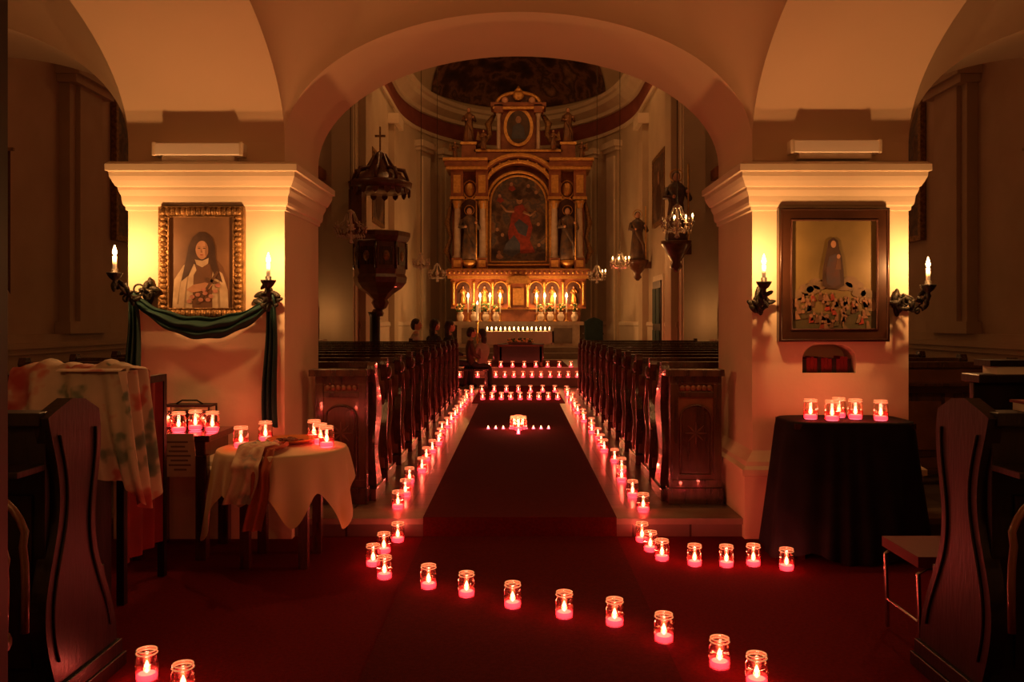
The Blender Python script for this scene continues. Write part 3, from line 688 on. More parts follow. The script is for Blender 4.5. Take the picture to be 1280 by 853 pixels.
# ------------------------------------------------------------------ foreground pews
def fore_pew(sg):
    m = MB(); z = 0; H = 1.14
    e0 = 1.745; x0, x1 = sorted((sg * e0, sg * (e0 + .06)))
    def E(pts): return [(a + 3.18, b) for a, b in pts]
    F = []; B_ = []
    for i in range(30):
        t = i / 29
        F.append((.48 - .16 * t + .055 * sin(2 * pi * (t * 1.15 + .16)), .1 + t * (H - .1))); B_.append((.02 + .05 * sin(2 * pi * t * 1.2 + 2.6), .1 + t * (H - .1)))
    m.prism(E(F + [(.26, H + .05), (.16, H + .06), (.04, H + .02)] + B_[::-1]), 'x', x0, x1, ebony)
    a, c = sorted((sg * (e0 - .03), sg * (e0 + .09))); m.box(a, c, 3.1, 3.74, 0, .06, ebony); m.box(min(a, c) + .01, max(a, c) - .01, 3.12, 3.72, .06, .12, ebony)
    xs = sg * (e0 - .004)
    m.tube([(xs, 3.18 + F[k][0] - .05, F[k][1]) for k in range(3, 28)], .007, ebony, 6)
    m.tube([(xs, 3.18 + B_[k][0] + .05, B_[k][1]) for k in range(3, 28)], .007, ebony, 6)
    a, c = sorted((sg * (e0 + .03), sg * 4.2))
    m.box(a, c, 3.20, 3.235, .08, H - .02, ebony); m.box(a, c, 3.16, 3.28, H - .03, H + .02, ebony); m.box(a, c, 3.02, 3.2, H - .2, H - .175, ebony)
    m.box(a, c, 3.28, 3.66, .42, .46, ebony); m.box(a, c, 3.18, 3.24, 0, .1, ebony)
    for k in range(4):
        p = a + .08 + k * .6; m.box(p, p + .5, 3.185, 3.2, .2, .85, ebony)
    m.build('pew', bevel=.004)
fore_pew(-1); fore_pew(1)
for sg in (-1, 1):
    m = MB(); a, c = sorted((sg * (2.12 if sg < 0 else 2.25), sg * 4.2))
    m.box(a, c, 4.22, 4.26, .05, 1.2, ebony); m.box(a - .01, c + .01, 4.15, 4.32, 1.2, 1.24, ebony)
    m.box(a, a + .05, 4.06, 4.45, 0, 1.0, ebony); m.box(c - .05, c, 4.06, 4.45, 0, 1.0, ebony); m.box(a, c, 4.06, 4.22, .88, .9, ebony)
    m.build('kneeler_bench', bevel=.005)

fl = mk('floral_cloth', (.6, .5, .4), .8, scale=5, detail=3, ramp=[(.30, (.06, .13, .12)), (.38, (.17, .22, .17)), (.43, (.50, .43, .33)), (.57, (.56, .47, .37)), (.62, (.48, .18, .15)), (.72, (.33, .04, .04))])
m = MB()
def fcloth(u, v):
    x = -2.45 + .57 * u; w = .03 * sin(u * 19) + .015 * sin(u * 41 + 2)
    lump = .055 * sin(u * pi) * (.6 + .4 * sin(u * 9))
    if v < .3: t = v / .3; return (x, 4.36 + w * .4, 1.05 + .2 * t)
    if v < .42: t = (v - .3) / .12; return (x, 4.37 - .26 * t, 1.252 + lump * sin(t * pi) + .02 * t + abs(w) * .5)
    t = (v - .42) / .58; L = .42 + .28 * u ** 2 + .05 * sin(u * 5)
    return (x + .03 * t * sin(u * 3) + .09 * u * t, 4.11 - .06 * t * (1 - t) + w * (0.3 + t) - .03 * sin(t * 3), 1.27 - L * t)
m.grid(fcloth, 70, 44, fl)
def fside(u, v):
    w = .025 * sin(u * 16 + v * 2)
    return (-1.90 + w + .08 * v, 4.05 + .3 * u + .03 * v, 1.262 - (.62 + .06 * sin(u * 4)) * v)
m.grid(fside, 36, 24, fl)
m.grid(lambda u, v: (-2.2 + .31 * v, 4.05 + .3 * u, 1.262 + .012 * sin(u * 12)), 12, 8, fl)
m.build('floral_cloth', recalc=False)
m = MB(); m.grid(lambda u, v: (-2.10 + .02 * sin(u * 20), 4.52 + .5 * u, 1.16 - .95 * v), 40, 6, redcl); m.box(-2.12, -2.08, 4.5, 5.05, 1.15, 1.19, ebony); m.box(-2.12, -2.08, 4.5, 4.54, 0, 1.15, ebony); m.box(-2.12, -2.08, 5.01, 5.05, 0, 1.15, ebony); m.build('red_curtain_screen', recalc=False)
m = MB()
m.box(1.90, 2.14, 3.17, 3.28, 1.161, 1.19, paper); m.box(1.89, 2.15, 3.165, 3.285, 1.19, 1.20, redcl)
m.box(2.02, 2.30, 3.17, 3.28, 1.20, 1.225, ebony); m.build('hymn_books')
m = MB(); m.box(2.34, 2.50, 4.17, 4.30, 1.241, 1.28, paper); m.box(2.30, 2.60, 4.16, 4.31, 1.28, 1.31, ebony); m.build('hymn_books')

# ------------------------------------------------------------------ chairs
def metal_chair(x, y):
    m = MB(); h = .43
    m.box(x, x + .4, y, y + .38, h - .03, h + .02, red_leather)
    for yy in (y + .02, y + .36):
        m.tube([(x + .02, yy, 0.012), (x + .01, yy, h - .06), (x + .05, yy, h - .035), (x + .37, yy, h - .04), (x + .42, yy, .012)], .011, chrome, 8)
        m.tube([(x + .37, yy, h - .04), (x + .43, yy, .85)], .011, chrome, 8)
    m.tube([(x + .015, y + .02, .15), (x + .015, y + .36, .15)], .008, chrome, 6)
    m.box(x + .40, x + .43, y + .02, y + .36, .62, .86, red_leather)
    return m.build('red_seat_chair', bevel=.008)
metal_chair(1.78, 3.80)
def bent_chair(sg):
    m = MB(); cx = sg * 1.84; cy = 2.70
    m.lathe([(.19, .43), (.205, .44), (.205, .46), (.19, .47)], (cx, cy, 0), wood2, 24)
    for a in (.8, 2.35, 3.95, 5.5): m.tube([(cx + .16 * cos(a), cy + .16 * sin(a), .43), (cx + .2 * cos(a), cy + .2 * sin(a), .012)], [.016, .011], wood2, 8)
    m.tube([(cx + .15 * cos(2 * pi * i / 20), cy + .15 * sin(2 * pi * i / 20), .25) for i in range(20)], .008, wood2, 6, True)
    by = cy + .17
    for w, hh in ((.18, .46), (.11, .33)):
        m.tube([(cx - w * cos(pi * i / 20) * (1.12 if 3 < i < 17 else 1), by + .05 * sin(pi * i / 20), .45 + hh * sin(pi * i / 20) ** .6) for i in range(21)], .013, wood2, 8)
    m.build('bentwood_chair')
bent_chair(-1); bent_chair(1)
m = MB(); m.box(-1.58, -1.472, 2.36, 2.46, 0, 3.2, blackw); m.box(-1.60, -1.46, 2.34, 2.48, 0, .12, blackw); m.box(-1.60, -1.455, 2.34, 2.48, 3.15, 3.22, blackw); m.build('door_edge_post')  # added post standing in for the edge of a near door frame

# ------------------------------------------------------------------ pictures on the pillars
YP = YB0 - .002
m = MB()
x0, x1, z0, z1 = -2.49, -1.90, 1.52, 2.295; fw = .07
m.frame(x0, x1, z0, z1, fw, YP - .05, YP, dgold)
n = 16
for i in range(n):
    for zz in (z0 + .035, z1 - .035): m.sph((x0 + .03 + (x1 - x0 - .06) * i / (n - 1), YP - .05, zz), (.02, .014, .026), dgold, 8)
for i in range(20):
    for xx in (x0 + .035, x1 - .035): m.sph((xx, YP - .05, z0 + .04 + (z1 - z0 - .08) * i / 19), (.026, .014, .02), dgold, 8)
m.tube([(a, YP - .05, c) for a, c in ((x0 + fw, z0 + fw), (x1 - fw, z0 + fw), (x1 - fw, z1 - fw), (x0 + fw, z1 - fw))], .007, dgold, 6, True)
bgm = mk('oil_background_umber', (0.10, 0.05, 0.024), .45, c2=(0.19, 0.10, 0.05), scale=3)
m.box(x0 + fw, x1 - fw, YP - .033, YP - .005, z0 + fw, z1 - fw, bgm)
cx = -2.20
def L(k): return YP - .034 - .0008 * k
def poly(pts, k, mat): m.prism([(cx + a, 1.52 + c) for a, c in pts], 'y', L(k), YP - .032, mat)
poly([(-.19, .075), (.19, .075), (.185, .28), (.15, .36), (.10, .42), (-.05, .44), (-.12, .38), (-.175, .28)], 1, habit)
poly([(-.20, .075), (-.185, .27), (-.12, .37), (-.05, .40), (-.02, .30), (-.05, .075)], 2, paint_cream)
poly([(.06, .075), (.07, .26), (.09, .36), (.15, .31), (.185, .2), (.19, .075)], 2, paint_cream)
shc = mk('oil_cape_shadow', (.24, .17, .10), .5, c2=(.20, .14, .08), scale=10)
poly([(-.12, .075), (-.105, .22), (-.085, .32), (-.098, .2), (-.105, .075)], 3, shc)
poly([(-.165, .10), (-.15, .2), (-.13, .30), (-.148, .2), (-.155, .10)], 3, shc)
poly([(.12, .075), (.115, .2), (.13, .29), (.13, .2), (.135, .075)], 3, shc)
poly([(-.06, .075), (-.05, .3), (.0, .39), (.06, .39), (.075, .3), (.08, .075)], 3, habit)
vl = [(-.135, .26), (-.105, .40), (-.085, .50), (-.055, .565), (-.01, .60), (.04, .595), (.078, .56), (.098, .49), (.105, .40), (.15, .25), (.10, .28), (.065, .38), (.0, .36), (-.05, .38), (-.085, .30)]
poly(vl, 4, paint_brown)
poly([(-.042, .41), (-.03, .375), (.01, .355), (.05, .38), (.055, .42), (.01, .40)], 5, paint_cream)
m.prism([(cx + .008 + .044 * cos(t) * (1 - .12 * (sin(t) < 0) * abs(sin(t))), 1.52 + .475 + .064 * sin(t)) for t in [2 * pi * i / 28 for i in range(28)]], 'y', L(6), YP - .032, paint_flesh)
shade = mk('oil_flesh_shadow', (.24, .12, .065), .5, c2=(.2, .10, .055), scale=10)
poly([(.03, .53), (.05, .50), (.052, .455), (.035, .42), (.03, .46), (.034, .50)], 7, shade)
for ex in (-.012, .024): m.prism(ell(cx + ex, 1.52 + .487, .0085, .0038), 'y', L(8), YP - .032, paint_brown); m.prism(ell(cx + ex, 1.52 + .498, .011, .0022), 'y', L(8), YP - .032, shade)
m.prism(ell(cx + .006, 1.52 + .441, .011, .0035), 'y', L(8), YP - .032, paint_red); poly([(.003, .482), (.010, .459), (.0, .457)], 8, shade)
poly([(-.10, .2), (-.05, .235), (.03, .25), (.08, .235), (.06, .205), (.0, .19), (-.06, .18)], 7, paint_flesh)
poly([(-.03, .11), (.11, .33), (.125, .322), (-.012, .10)], 8, paint_dark); poly([(.03, .27), (.115, .235), (.12, .252), (.04, .288)], 8, paint_dark)
rose = mk('oil_rose', (.40, .20, .14), .5, c2=(.28, .10, .07), scale=30)
for a, c in ((-.06, .15), (-.02, .165), (.03, .175), (.07, .155), (.10, .19), (.0, .13), (-.08, .12), (.05, .13), (.12, .23), (.02, .20)): m.prism(ell(cx + a, 1.52 + c, .017, .014, 9), 'y', L(9), YP - .032, rose)
m.build('portrait_painting')

m = MB()
x0, x1, z0, z1 = 1.80, 2.565, 1.36, 2.285; fw = .085
framew = mk('dark_picture_frame', (0.030, 0.010, 0.005), .35, c2=(0.055, 0.02, 0.009), scale=6, coat=.3)
m.frame(x0, x1, z0, z1, fw, YP - .055, YP, framew)
for o_, r_ in ((.012, .012), (fw, .010)):
    m.tube([(a, YP - .055, c) for a, c in ((x0 + o_, z0 + o_), (x1 - o_, z0 + o_), (x1 - o_, z1 - o_), (x0 + o_, z1 - o_))], r_, framew if r_ > .011 else retd, 6, True)
skym = mk('oil_golden_sky', (0.115, 0.078, 0.024), .45, c2=(0.20, 0.14, 0.048), scale=2.5)
cloudm = mk('oil_clouds', (0.10, 0.07, 0.035), .5, c2=(0.20, 0.12, 0.06), scale=14)
greenp = mk('oil_olive', (0.045, 0.042, 0.016), .5, c2=(0.10, 0.07, 0.03), scale=9)
fleshd = mk('oil_flesh_dim', (.27, .14, .075), .5, c2=(.16, .08, .045), scale=18)
m.box(x0 + fw, x1 - fw, YP - .033, YP - .005, z0 + fw, z1 - fw, skym)
cx = 2.18; zb = z0
poly2 = lambda pts, k, mat: m.prism([(cx + a, zb + c) for a, c in pts], 'y', L(k), YP - .032, mat)
poly2([(-.295, .09), (.295, .09), (.295, .24), (.1, .19), (-.1, .2), (-.295, .24)], 1, greenp)
for i in range(40):
    a = pi * i / 39; m.prism(ell(cx - .24 * cos(a) + random.uniform(-.03, .03), zb + .27 + .14 * sin(a) + random.uniform(-.03, .03), .05, .03, 10), 'y', L(2 + (i % 4)), YP - .032, cloudm)
for i in range(60):
    a_ = random.uniform(-.26, .26); c_ = random.uniform(.13, .34) - .25 * a_ * a_
    rr = random.uniform(.006, .012)
    w_ = random.uniform(-.02, .02)
    m.prism([(cx + a_ - rr, zb + c_ - .006), (cx + a_ + rr, zb + c_ - .006), (cx + a_ + .02 + w_, zb + c_ - .045), (cx + a_ - .014 + w_, zb + c_ - .05)], 'y', L(7), YP - .032, [paint_red, fleshd, greenp, cloudm, fleshd, habit][i % 6])
    m.prism(ell(cx + a_, zb + c_, rr, rr * 1.25, 10), 'y', L(8 + i % 3), YP - .032, fleshd)
poly2([(-.075, .39), (-.07, .50), (-.055, .58), (-.042, .64), (-.032, .70), (.0, .722), (.032, .70), (.042, .64), (.06, .58), (.07, .50), (.075, .39), (.03, .365), (-.04, .368)], 11, paint_brown)
madr = mk('oil_madonna_robe', (.085, .035, .026), .45, c2=(.05, .042, .05), scale=14)
poly2([(-.045, .40), (-.05, .50), (-.03, .59), (.02, .61), (.04, .52), (.05, .4), (0, .375)], 12, madr)
m.prism(ell(cx, zb + .675, .018, .025), 'y', L(13), YP - .032, paint_flesh)
m.prism(ell(cx + .035, zb + .59, .013, .016), 'y', L(13), YP - .032, paint_flesh); poly2([(.015, .5), (.052, .5), (.048, .575), (.025, .575)], 13, habit)
m.build('madonna_painting')
m = MB()
x = 1.995; i = 0
while x < 2.32:
    w = random.uniform(.018, .03); m.box(x, x + w, YB0 + .05, YB0 + .17, 1.1405, 1.1405 + random.uniform(.09, .115), redcl if i % 4 else blackw); x += w + .002; i += 1
m.build('red_books')

# ------------------------------------------------------------------ sconces
def sconce(xa, xc, z, yw=YB0, dy=-1, power=19.0, dd=.285):
    m = MB(); y = yw
    yc = y + dy * dd
    for k in range(15):
        a = random.uniform(0, 2 * pi); r = random.uniform(.0, .055)
        M = Matrix.Translation((xa + r * cos(a), y + dy * (.03 + random.random() * .05), z - .17 + 1.7 * r * sin(a))) @ Matrix.Rotation(a, 4, 'Y') @ Matrix.Rotation(random.uniform(-.6, .6), 4, 'X')
        m.sph((.02, 0, 0), (.042, .010, .019), iron, 8, M)
    m.sph((xa, y + dy * .02, z - .17), (.03, .018, .10), iron, 10)
    A = []
    for i in range(25):
        t = i / 24
        A.append((xa + (xc - xa) * t, y + dy * .03 + (yc - y - dy * .03) * t, z - .15 - .085 * sin(pi * t) + .045 * t))
    m.tube(A, .011, iron, 8)
    for s0, cc, rr in ((1, .35, .045), (-1, .7, .035)):
        p = A[int(cc * 24)]
        m.tube([(p[0] + rr * (1 - a / 9) * cos(a), p[1], p[2] + s0 * rr + rr * (1 - a / 9) * sin(a)) for a in [i * .4 for i in range(18)]], .007, iron, 6)
    for k in range(18):
        t = random.random(); p = A[int(t * 24)]; a = random.uniform(0, 2 * pi)
        M = Matrix.Translation((p[0] + .03 * cos(a), p[1] + random.uniform(-.03, .03), p[2] + .035 * sin(a))) @ Matrix.Rotation(a, 4, 'Y')
        m.sph((0, 0, 0), (.034, .009, .015), iron, 8, M)
    m.lathe([(.006, -.17), (.02, -.13), (.012, -.11), (.035, -.09), (.05, -.065), (.052, -.055), (.02, -.06), (.02, -.03)], (xc, yc, z - .0), iron, 12, fold=.1, fn=6)
    m.lathe([(.013, -.06), (.013, .055)], (xc, yc, z), wax, 10)
    flame_at(m, xc, yc, z + .058, .07, .016)
    o = m.build('wall_sconce')
    plight(o, (xc, yc, z + .09), power, WARM, .02)
sconce(-2.56, -2.68, 1.88); sconce(-1.73, -1.66, 1.83); sconce(1.67, 1.63, 1.82); sconce(2.63, 2.72, 1.80)
sconce(-1.9, -1.86, 1.80, YN1, 1, 9.0); sconce(1.9, 1.86, 1.80, YN1, 1, 9.0)  # unseen pair added on the near pillars to light foreground and ceiling

# ------------------------------------------------------------------ green swag
m = MB()
def swag(u, v):
    x = -2.63 + .95 * u; s_ = 4 * u * (1 - u); z = 1.655 - .20 * s_ ** .9
    w = .03 + .045 * s_
    return (x, YP - .085 - .035 * sin(v * pi) - .014 * sin(v * 16 + u * 3), z + w * (1 - 2 * v) + .006 * sin(u * 30 + v * 5))
m.grid(swag, 60, 20, green)
def tail(xc, zt, zb_, w0, w1):
    def f(u, v):
        w = w0 + (w1 - w0) * v
        return (xc + w * (u - .5) + .008 * sin(v * 6), YP - .09 - .02 * sin(u * 16 + v * 1.5) - .01, zt + (zb_ - zt) * v + .03 * sin(u * 5) * v)
    m.grid(f, 36, 24, green)
tail(-2.64, 1.68, .87, .05, .12); tail(-1.70, 1.68, .80, .05, .10)
m.sph((-2.63, YP - .09, 1.67), (.035, .03, .04), green, 12); m.sph((-1.70, YP - .09, 1.67), (.035, .03, .04), green, 12)
o = m.build('green_cloth_swag', recalc=False)
sd = o.modifiers.new('thick', 'SOLIDIFY'); sd.thickness = .004

def drape(m, cx, cy, zt, hx, hy, Lf, flare, fold, nf, mat, p=2.0, seg=160, zmin=.005):
    def R(a): return 1 / ((abs(cos(a)) / hx) ** p + (abs(sin(a)) / hy) ** p) ** (1 / p)
    rings = [(.0, 0), (.3, 0), (.6, 0), (.85, 0), (.97, 0), (1.0, -.004), (1.01, -.015)]
    vs = []; nr = 0
    for q, dz in rings:
        for i in range(seg):
            a = 2 * pi * i / seg; r = R(a) * q; vs.append((cx + r * cos(a), cy + r * sin(a), zt + dz))
        nr += 1
    K = 18
    for k in range(1, K + 1):
        t = k / K
        for i in range(seg):
            a = 2 * pi * i / seg; L_ = Lf(a); r = R(a) + .008 + flare * t * L_ + fold * t ** .7 * (1 + sin(nf * a + 1.3 * sin(3 * a)))
            vs.append((cx + r * cos(a), cy + r * sin(a), max(zmin, zt - .015 - L_ * t)))
        nr += 1
    fs = [(j * seg + i, j * seg + (i + 1) % seg, (j + 1) * seg + (i + 1) % seg, (j + 1) * seg + i) for j in range(nr - 1) for i in range(seg)]
    m.add(vs, fs, mat, True)

m = MB()
m.box(1.74, 2.50, 5.36, 5.78, .82, .855, wood)
for x in (1.78, 2.46):
    for y in (5.40, 5.74): m.box(x - .025, x + .025, y - .025, y + .025, 0, .82, wood)
drape(m, 2.12, 5.57, .865, .40, .23, lambda a: .78 + .08 * abs(cos(2 * a)) * (1 if sin(a) < 0 else .3), .12, .014, 17, black, p=5)
for v in m.v:
    if v.y > 5.82: v.y = 5.82 + (v.y - 5.82) * .05
m.build('cloth_covered_table', recalc=False)

m = MB()
m.box(-2.46, -1.93, 5.33, 5.82, .745, .785, wood); m.box(-2.42, -1.97, 5.37, 5.80, .64, .745, wood)
for x in (-2.41, -1.99):
    for y in (5.38, 5.78): m.box(x - .035, x + .035, y - .035, y + .035, 0, .66, wood)
m.build('wooden_table', bevel=.006)
m = MB(); T = Matrix.Translation((-2.13, 5.322, .80)) @ Matrix.Rotation(radians(14), 4, 'X')
m.box(-.105, .105, -.004, .0, -.29, 0, paper, T)
for i, w in enumerate((.13, .09, .12, .15, .11, .14, .08)): m.box(-w / 2, w / 2, -.0055, -.004, -.06 - i * .031, -.048 - i * .031, ink, T)
m.build('paper_notice')
m = MB(); m.box(-2.37, -2.05, 5.66, 5.81, .786, .80, ebony); m.box(-2.37, -2.05, 5.66, 5.81, .93, .945, ebony)
for x in (-2.37, -2.06):
    for y in (5.66, 5.80): m.box(x, x + .01, y, y + .01, .80, .93, ebony)
m.box(-2.34, -2.08, 5.69, 5.79, .80, .90, ebony); m.box(-2.365, -2.055, 5.663, 5.665, .80, .93, glass)
m.tube([(-2.3, 5.735, .945), (-2.26, 5.735, .97), (-2.16, 5.735, .97), (-2.12, 5.735, .945)], .006, iron, 6)
m.build('glass_display_box')

cream = mk('cream_tablecloth', (.6, .5, .35), .85, scale=2.4, detail=1, ramp=[(.35, (.54, .44, .29)), (.52, (.58, .48, .33)), (.66, (.50, .34, .12))])
m = MB(); tx, ty = -1.48, 5.36
m.lathe([(.385, .675), (.39, .68), (.39, .70), (.385, .705)], (tx, ty, 0), wood, 32)
for a in (.785, 2.356, 3.927, 5.498): m.box(tx + .25 * cos(a) - .028, tx + .25 * cos(a) + .028, ty + .25 * sin(a) - .028, ty + .25 * sin(a) + .028, 0, .68, wood)
def LC(a):
    s_ = .13
    for c_, h_, w_ in ((202, .40, 22), (252, .14, 16), (292, .27, 15), (338, .33, 18), (60, .25, 25), (130, .25, 25)):
        d = (math.degrees(a) - c_ + 180) % 360 - 180; s_ += h_ * math.exp(-(d / w_) ** 2)
    return s_
drape(m, tx, ty, .712, .395, .395, LC, .10, .016, 17, cream)
for v in m.v:
    if v.y > 5.84: v.y = 5.84 + (v.y - 5.84) * .1
m.build('tablecloth_table', recalc=False)
pinkcl = mk('pale_scarf', (.62, .46, .34), .85, scale=9, ramp=[(.4, (.54, .42, .30)), (.52, (.45, .26, .20)), (.6, (.24, .20, .18))]); orangec = mk('orange_cloth', (.34, .07, .025), .85, c2=(.28, .05, .02), scale=9)
m = MB()
def scarf(x0_, w, Lh, mat, off=0):
    def f(u, v):
        if v < .35: t = v / .35; return (x0_ + w * u + .02 * sin(v * 9), ty - .04 - .33 * t, .732 + off + .02 * abs(sin(u * 9 + v * 6)))
        t = (v - .35) / .65
        return (x0_ + w * u + .02 * sin(t * 4) - .02 * t, ty - .37 - .115 * min(1, t * 5) - off - .014 * sin(u * 13 + t), .730 + off * .5 - Lh * t - .01)
    m.grid(f, 24, 30, mat)
scarf(tx - .17, .16, .27, pinkcl, .012); scarf(tx - .06, .11, .42, orangec, 0)
for k in range(9):
    a = k * .7; m.sph((tx - .1 + .07 * cos(a), ty - .16 + .05 * sin(a), .742), (.06, .035, .022), cream, 8)
o = m.build('folded_scarf', recalc=False)
m = MB(); m.lathe([(.02, .722), (.10, .724), (.155, .742), (.165, .746), (.155, .738), (.10, .718), (.02, .716)], (tx + .02, ty + .14, .004), gold, 32)
for k in range(18):
    a = random.random() * 6.28; r = random.random() * .09; m.sph((tx + .02 + r * cos(a), ty + .14 + r * sin(a), .738), (.02, .02, .010), wood2, 8)
m.build('brass_plate')

# ------------------------------------------------------------------ jar candles
def jar(m, x, y, z, s=1.0):
    R_ = .046 * s
    h = .130 * s
    m.lathe([(R_ * .85, .002), (R_, .01), (R_, h * .72), (R_ * .86, h * .82), (R_ * .84, h * .86), (R_ * .92, h * .90), (R_ * .92, h * .96), (R_ * .84, h)], (x, y, z), glass, 16)
    m.tube([(x + R_ * .9 * cos(a), y + R_ * .9 * sin(a), z + h * .9) for a in [2 * pi * i / 16 for i in range(16)]], .0035 * s, glassrim, 5, True)
    m.tube([(x + R_ * .86 * cos(a), y + R_ * .86 * sin(a), z + h) for a in [2 * pi * i / 16 for i in range(16)]], .003 * s, glassrim, 5, True)
    m.lathe([(R_ * .8, .004), (R_ * .9, .012), (R_ * .9, .030 * s)], (x, y, z), redwax, 14)
    m.lathe([(.001, .031 * s), (R_ * .75, .032 * s)], (x, y, z), hotwax, 14)
    m.lathe([(R_ * 1.01, .008), (R_ * 1.01, .060 * s)], (x, y, z), redglass, 16)
    flame_at(m, x, y, z + .034 * s, .050 * s, .015 * s, jflame)
    flame_at(m, x, y, z + .036 * s, .030 * s, .007 * s, flame)
JP = 1.0
base = MB(); jar(base, 0, 0, 0); jo = base.build('jar_candle', origin=False)
fore = [(-1.55, 3.56, 0), (-1.34, 3.41, 0), (-.89, 5.23, 0), (-.78, 4.97, 0), (-.87, 5.52, 0), (-.82, 5.80, 0), (-.50, 4.75, 0), (-.28, 4.61, 0), (-.03, 4.43, 0), (.23, 4.28, 0), (.47, 4.17, 0), (.675, 3.96, 0), (.87, 3.69, 0), (.98, 3.51, 0),
        (.84, 5.80, 0), (.86, 5.56, 0), (.90, 5.35, 0), (1.08, 5.23, 0), (1.27, 5.21, 0), (1.44, 5.23, 0), (1.615, 5.14, 0)]
tab = [(-2.36, 5.58, .786), (-2.19, 5.50, .786), (-2.12, 5.60, .786), (-1.98, 5.52, .786),
       (-1.73, 5.32, .713), (-1.66, 5.60, .713), (-1.27, 5.48, .713), (-1.20, 5.34, .713), (-1.36, 5.68, .713),
       (1.89, 5.52, .866), (2.00, 5.44, .866), (2.18, 5.52, .866), (2.31, 5.44, .866), (2.11, 5.62, .866)]
for i, p in enumerate(fore + tab):
    if i == 0: o = jo
    else: o = bpy.data.objects.new('jar_candle', jo.data); COL.objects.link(o)
    zz = p[2]
    if abs(p[0]) < .72 and p[2] == 0: zz = .013
    elif p[2] == 0: zz = .001
    o.location = (p[0], p[1], zz)
    plight(None, (0, 0, .065), JP if p[2] == 0 else .6, RED, .012).parent = o
def jar_group(name, pts, power=JP, every=1, s=1.0):
    m = MB()
    for p in pts: jar(m, *p, s)
    o = m.build(name)
    for p in pts[::every]: plight(o, (p[0], p[1], p[2] + .065), power * every, RED, .012)
jar_group('aisle_jar_candles', [(sx * (.90 + random.uniform(-.03, .05)), 6.18 + .54 * i + random.uniform(-.08, .08), .132) for i in range(20) for sx in (-1, 1)], .8)
jar_group('chancel_jar_candles', [(-.62 + 1.3 * i / 8, 14.8, .142) for i in range(9)] + [(-.7 + 1.4 * i / 6, 16.4, .142) for i in range(7)] +
          [(-1.25 + 2.5 * i / 13, 18.12, .313) for i in range(14)] + [(-1.4 + 2.8 * i / 11, 18.6, .503) for i in range(12)], .6)
jar_group('side_jar_candles', [(2.0 + .14 * i, 17.3 + .03 * (i % 2), .132) for i in range(7)], 1.2)
m = MB(); ps = []
cc = []
for i in range(-4, 5):
    if i: cc.append((.095 * i, 10.75))
for i in (-3, -2, 2, 3, 4): cc.append((0, 10.75 + .16 * i))
for (x, y) in cc:
    m.lathe([(.018, 0), (.019, .012)], (x, y, .146), redwax, 10); flame_at(m, x, y, .158, .03, .009, jflame)
for (x, y) in ((-.05, 10.72), (.05, 10.72), (0, 10.82), (.0, 10.62)): jar(m, x, y, .146, 1.25)
o = m.build('candle_cross')
for x, y in cc[::2]: plight(o, (x, y, .185), .8, RED, .012)
for x, y in ((-.05, 10.72), (.05, 10.72), (0, 10.62)): plight(o, (x, y, .23), 3.0, (1, .18, .1), .02)

for sg in (-1, 1):
    m = MB(); x = sg * 4.80; y = 7.9
    m.lathe([(.12, 0), (.12, .03), (.03, .06)], (x, y, .131), wood, 12); m.tube([(x, y, .15), (x, y, 3.3)], .016, wood, 8); m.box(x - .13, x + .13, y - .012, y + .012, 3.08, 3.11, dgold)
    m.sph((x, y, 3.34), .035, dgold, 10); m.box(x - .01, x + .01, y - .01, y + .01, 3.36, 3.5, dgold); m.box(x - .05, x + .05, y - .01, y + .01, 3.42, 3.44, dgold)
    m.grid(lambda u, v: (x - .12 + .24 * u, y - .03 + .015 * sin(u * 12), 3.07 - (1.2 + .12 * abs(2 * ((u * 2) % 1) - 1)) * v), 36, 8, bannerm)
    m.build('processional_banner', recalc=False)

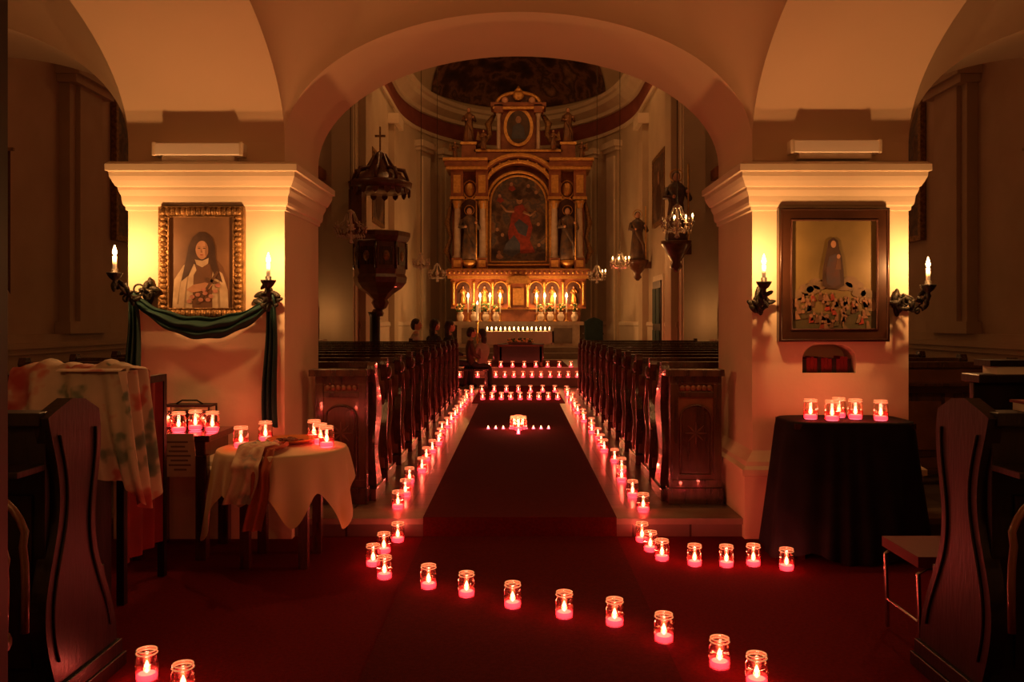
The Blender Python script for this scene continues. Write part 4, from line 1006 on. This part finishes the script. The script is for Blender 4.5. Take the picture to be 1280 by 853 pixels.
# ------------------------------------------------------------------ people
def person(x, y, z, rot, s, top, legs, hm, longhair=False):
    root = bpy.data.objects.new('seated_person', None); COL.objects.link(root); root.location = (x, y, z); root.rotation_euler = (0, 0, rot); root.scale = (s, s, s)
    V = [((0, 0, .57), .13), ((0, -.02, .74), .125), ((0, -.005, .93), .15), ((0, .01, 1.08), .085), ((0, .03, 1.19), .05)]
    E = [(0, 1), (1, 2), (2, 3), (3, 4)]
    for sx in (-1, 1):
        k = len(V); V += [((sx * .17, 0, 1.03), .065), ((sx * .225, .06, .78), .047), ((sx * .10, .29, .70), .032)]; E += [(2, k), (k, k + 1), (k + 1, k + 2)]
        k = len(V); V += [((sx * .10, .08, .54), .088), ((sx * .11, .44, .52), .066), ((sx * .12, .45, .11), .045), ((sx * .125, .58, .045), .04)]; E += [(0, k), (k, k + 1), (k + 1, k + 2), (k + 2, k + 3)]
    me = bpy.data.meshes.new('body'); me.from_pydata([v[0] for v in V], E, [])
    o = bpy.data.objects.new('body', me); COL.objects.link(o)
    sk = o.modifiers.new('skin', 'SKIN'); sk.use_smooth_shade = True
    for i, v in enumerate(V): me.skin_vertices[0].data[i].radius = (v[1], v[1] * (.8 if i in (1, 2) else 1))
    me.skin_vertices[0].data[0].use_root = True
    ss = o.modifiers.new('sub', 'SUBSURF'); ss.levels = 2; ss.render_levels = 2
    dg = bpy.context.evaluated_depsgraph_get(); dg.update()
    nm = bpy.data.meshes.new_from_object(o.evaluated_get(dg)); o.modifiers.clear(); o.data = nm
    nm.materials.clear()
    for mt in (top, legs, skin, blackw): nm.materials.append(mt)
    for p in nm.polygons:
        c = p.center; p.use_smooth = True
        p.material_index = 2 if c.z > 1.12 else (3 if c.z < .085 else (1 if (c.z < .62 and (c.y > .02 or c.z < .5)) else 0))
    o.parent = root
    h = MB(); hz = 1.30
    h.sph((0, .045, hz), (.074, .092, .112), skin, 16); h.sph((0, .075, hz - .055), (.052, .06, .055), skin, 12)
    h.lathe([(.016, -.03), (.012, .0), (.004, .025)], (0, .138, hz - .005), skin, 8)
    for sx in (-1, 1):
        h.sph((sx * .03, .128, hz + .005), (.013, .008, .008), white, 8); h.sph((sx * .03, .135, hz + .005), (.006, .004, .006), hairm, 8)
        h.sph((sx * .076, .04, hz - .005), (.01, .02, .03), skin, 8); h.tube([(sx * .015, .14, hz + .025), (sx * .045, .13, hz + .025)], .004, hairm, 5)
    h.sph((0, .132, hz - .055), (.024, .009, .008), redcl, 8)
    h.build('head', parent=root, origin=False)
    h = MB(); h.sph((0, .02, hz + .035), (.086, .098, .098), hm, 16); h.sph((0, -.02, hz - .01), (.08, .07, .10), hm, 14)
    if longhair: h.sph((0, -.035, hz - .13), (.085, .05, .15), hm, 14)
    h.build('hair', parent=root, origin=False)
    h = MB()
    for sx in (-1, 1):
        hx, hy, hz2 = sx * .09, .32, .68
        h.sph((hx, hy + .02, hz2), (.036, .05, .017), skin, 10)
        for k, L_ in enumerate((.055, .066, .07, .062)):
            fx = hx + (k - 1.5) * .018; h.tube([(fx, hy + .055, hz2), (fx, hy + .055 + L_ * .5, hz2 - .005), (fx - sx * .004, hy + .055 + L_ * .8, hz2 - .028)], [.009, .008, .006], skin, 6)
        h.tube([(hx - sx * .03, hy + .01, hz2), (hx - sx * .055, hy + .04, hz2 - .004), (hx - sx * .06, hy + .065, hz2 - .014)], [.011, .009, .007], skin, 6)
    h.build('hands', parent=root, origin=False)
coatA = mk('dark_coat', (.03, .025, .03), .8, c2=(.05, .04, .04), scale=8); coatB = mk('brown_coat', (.16, .08, .05), .8, c2=(.12, .06, .04), scale=8); coatC = mk('light_pullover', (.45, .36, .28), .8, c2=(.38, .3, .24), scale=8)
m = MB(); m.box(-2.35, -.60, 17.15, 17.5, .50, .54, wood)
for x in (-2.3, -1.5, -.65): m.box(x - .03, x + .03, 17.18, 17.46, .141, .50, wood)
m.build('bench')
person(-2.10, 17.32, .131, -1.75, 1.0, coatC, coatA, hairm); person(-1.72, 17.32, .131, -.9, 1.0, coatA, coatA, hairm, True)
person(-1.42, 17.32, .131, -1.2, .98, coatA, coatA, hairm, True); person(-.98, 17.32, .131, -1.3, .88, coatB, coatA, hairm); person(-.72, 17.32, .131, .9, .86, coatC, coatB, hairm, True)

def fill_pendant(x, y, z, zt, p):  # made-up pendants, added to brighten the nave and chancel
    m = MB(); m.tube([(x, y, z + .1), (x, y, zt)], .006, iron, 5); m.lathe([(.03, .12), (.12, .05), (.13, .0), (.10, 0), (.1, .02)], (x, y, z), dgold, 14); m.sph((x, y, z - .01), .05, flame, 10)
    o = m.build('added_fill_pendant'); plight(o, (x, y, z - .01), p, WARM, .05)  # this point lamp is added fill, not a candle
fill_pendant(-4.4, 14.4, 6.5, 10, 9); fill_pendant(4.4, 14.4, 6.5, 10, 7)
fill_pendant(-2.2, 19.8, 9.0, 10.2, 85); fill_pendant(2.2, 19.8, 9.0, 10.2, 85)
fill_pendant(0, 14.5, 8.6, 10, 50)

w = bpy.data.worlds.new('world'); S.world = w; w.use_nodes = True
w.node_tree.nodes['Background'].inputs[0].default_value = (1, .45, .2, 1); w.node_tree.nodes['Background'].inputs[1].default_value = .004
cam = bpy.data.cameras.new('camera'); co = bpy.data.objects.new('camera', cam); COL.objects.link(co)
co.location = (0, 0, 1.5); co.rotation_euler = (pi / 2, 0, 0); cam.lens = 30; cam.sensor_width = 36
cam.shift_x = -.00625; cam.shift_y = -.0191; cam.clip_start = .05; cam.clip_end = 200
S.camera = co
S.view_settings.view_transform = 'Standard'
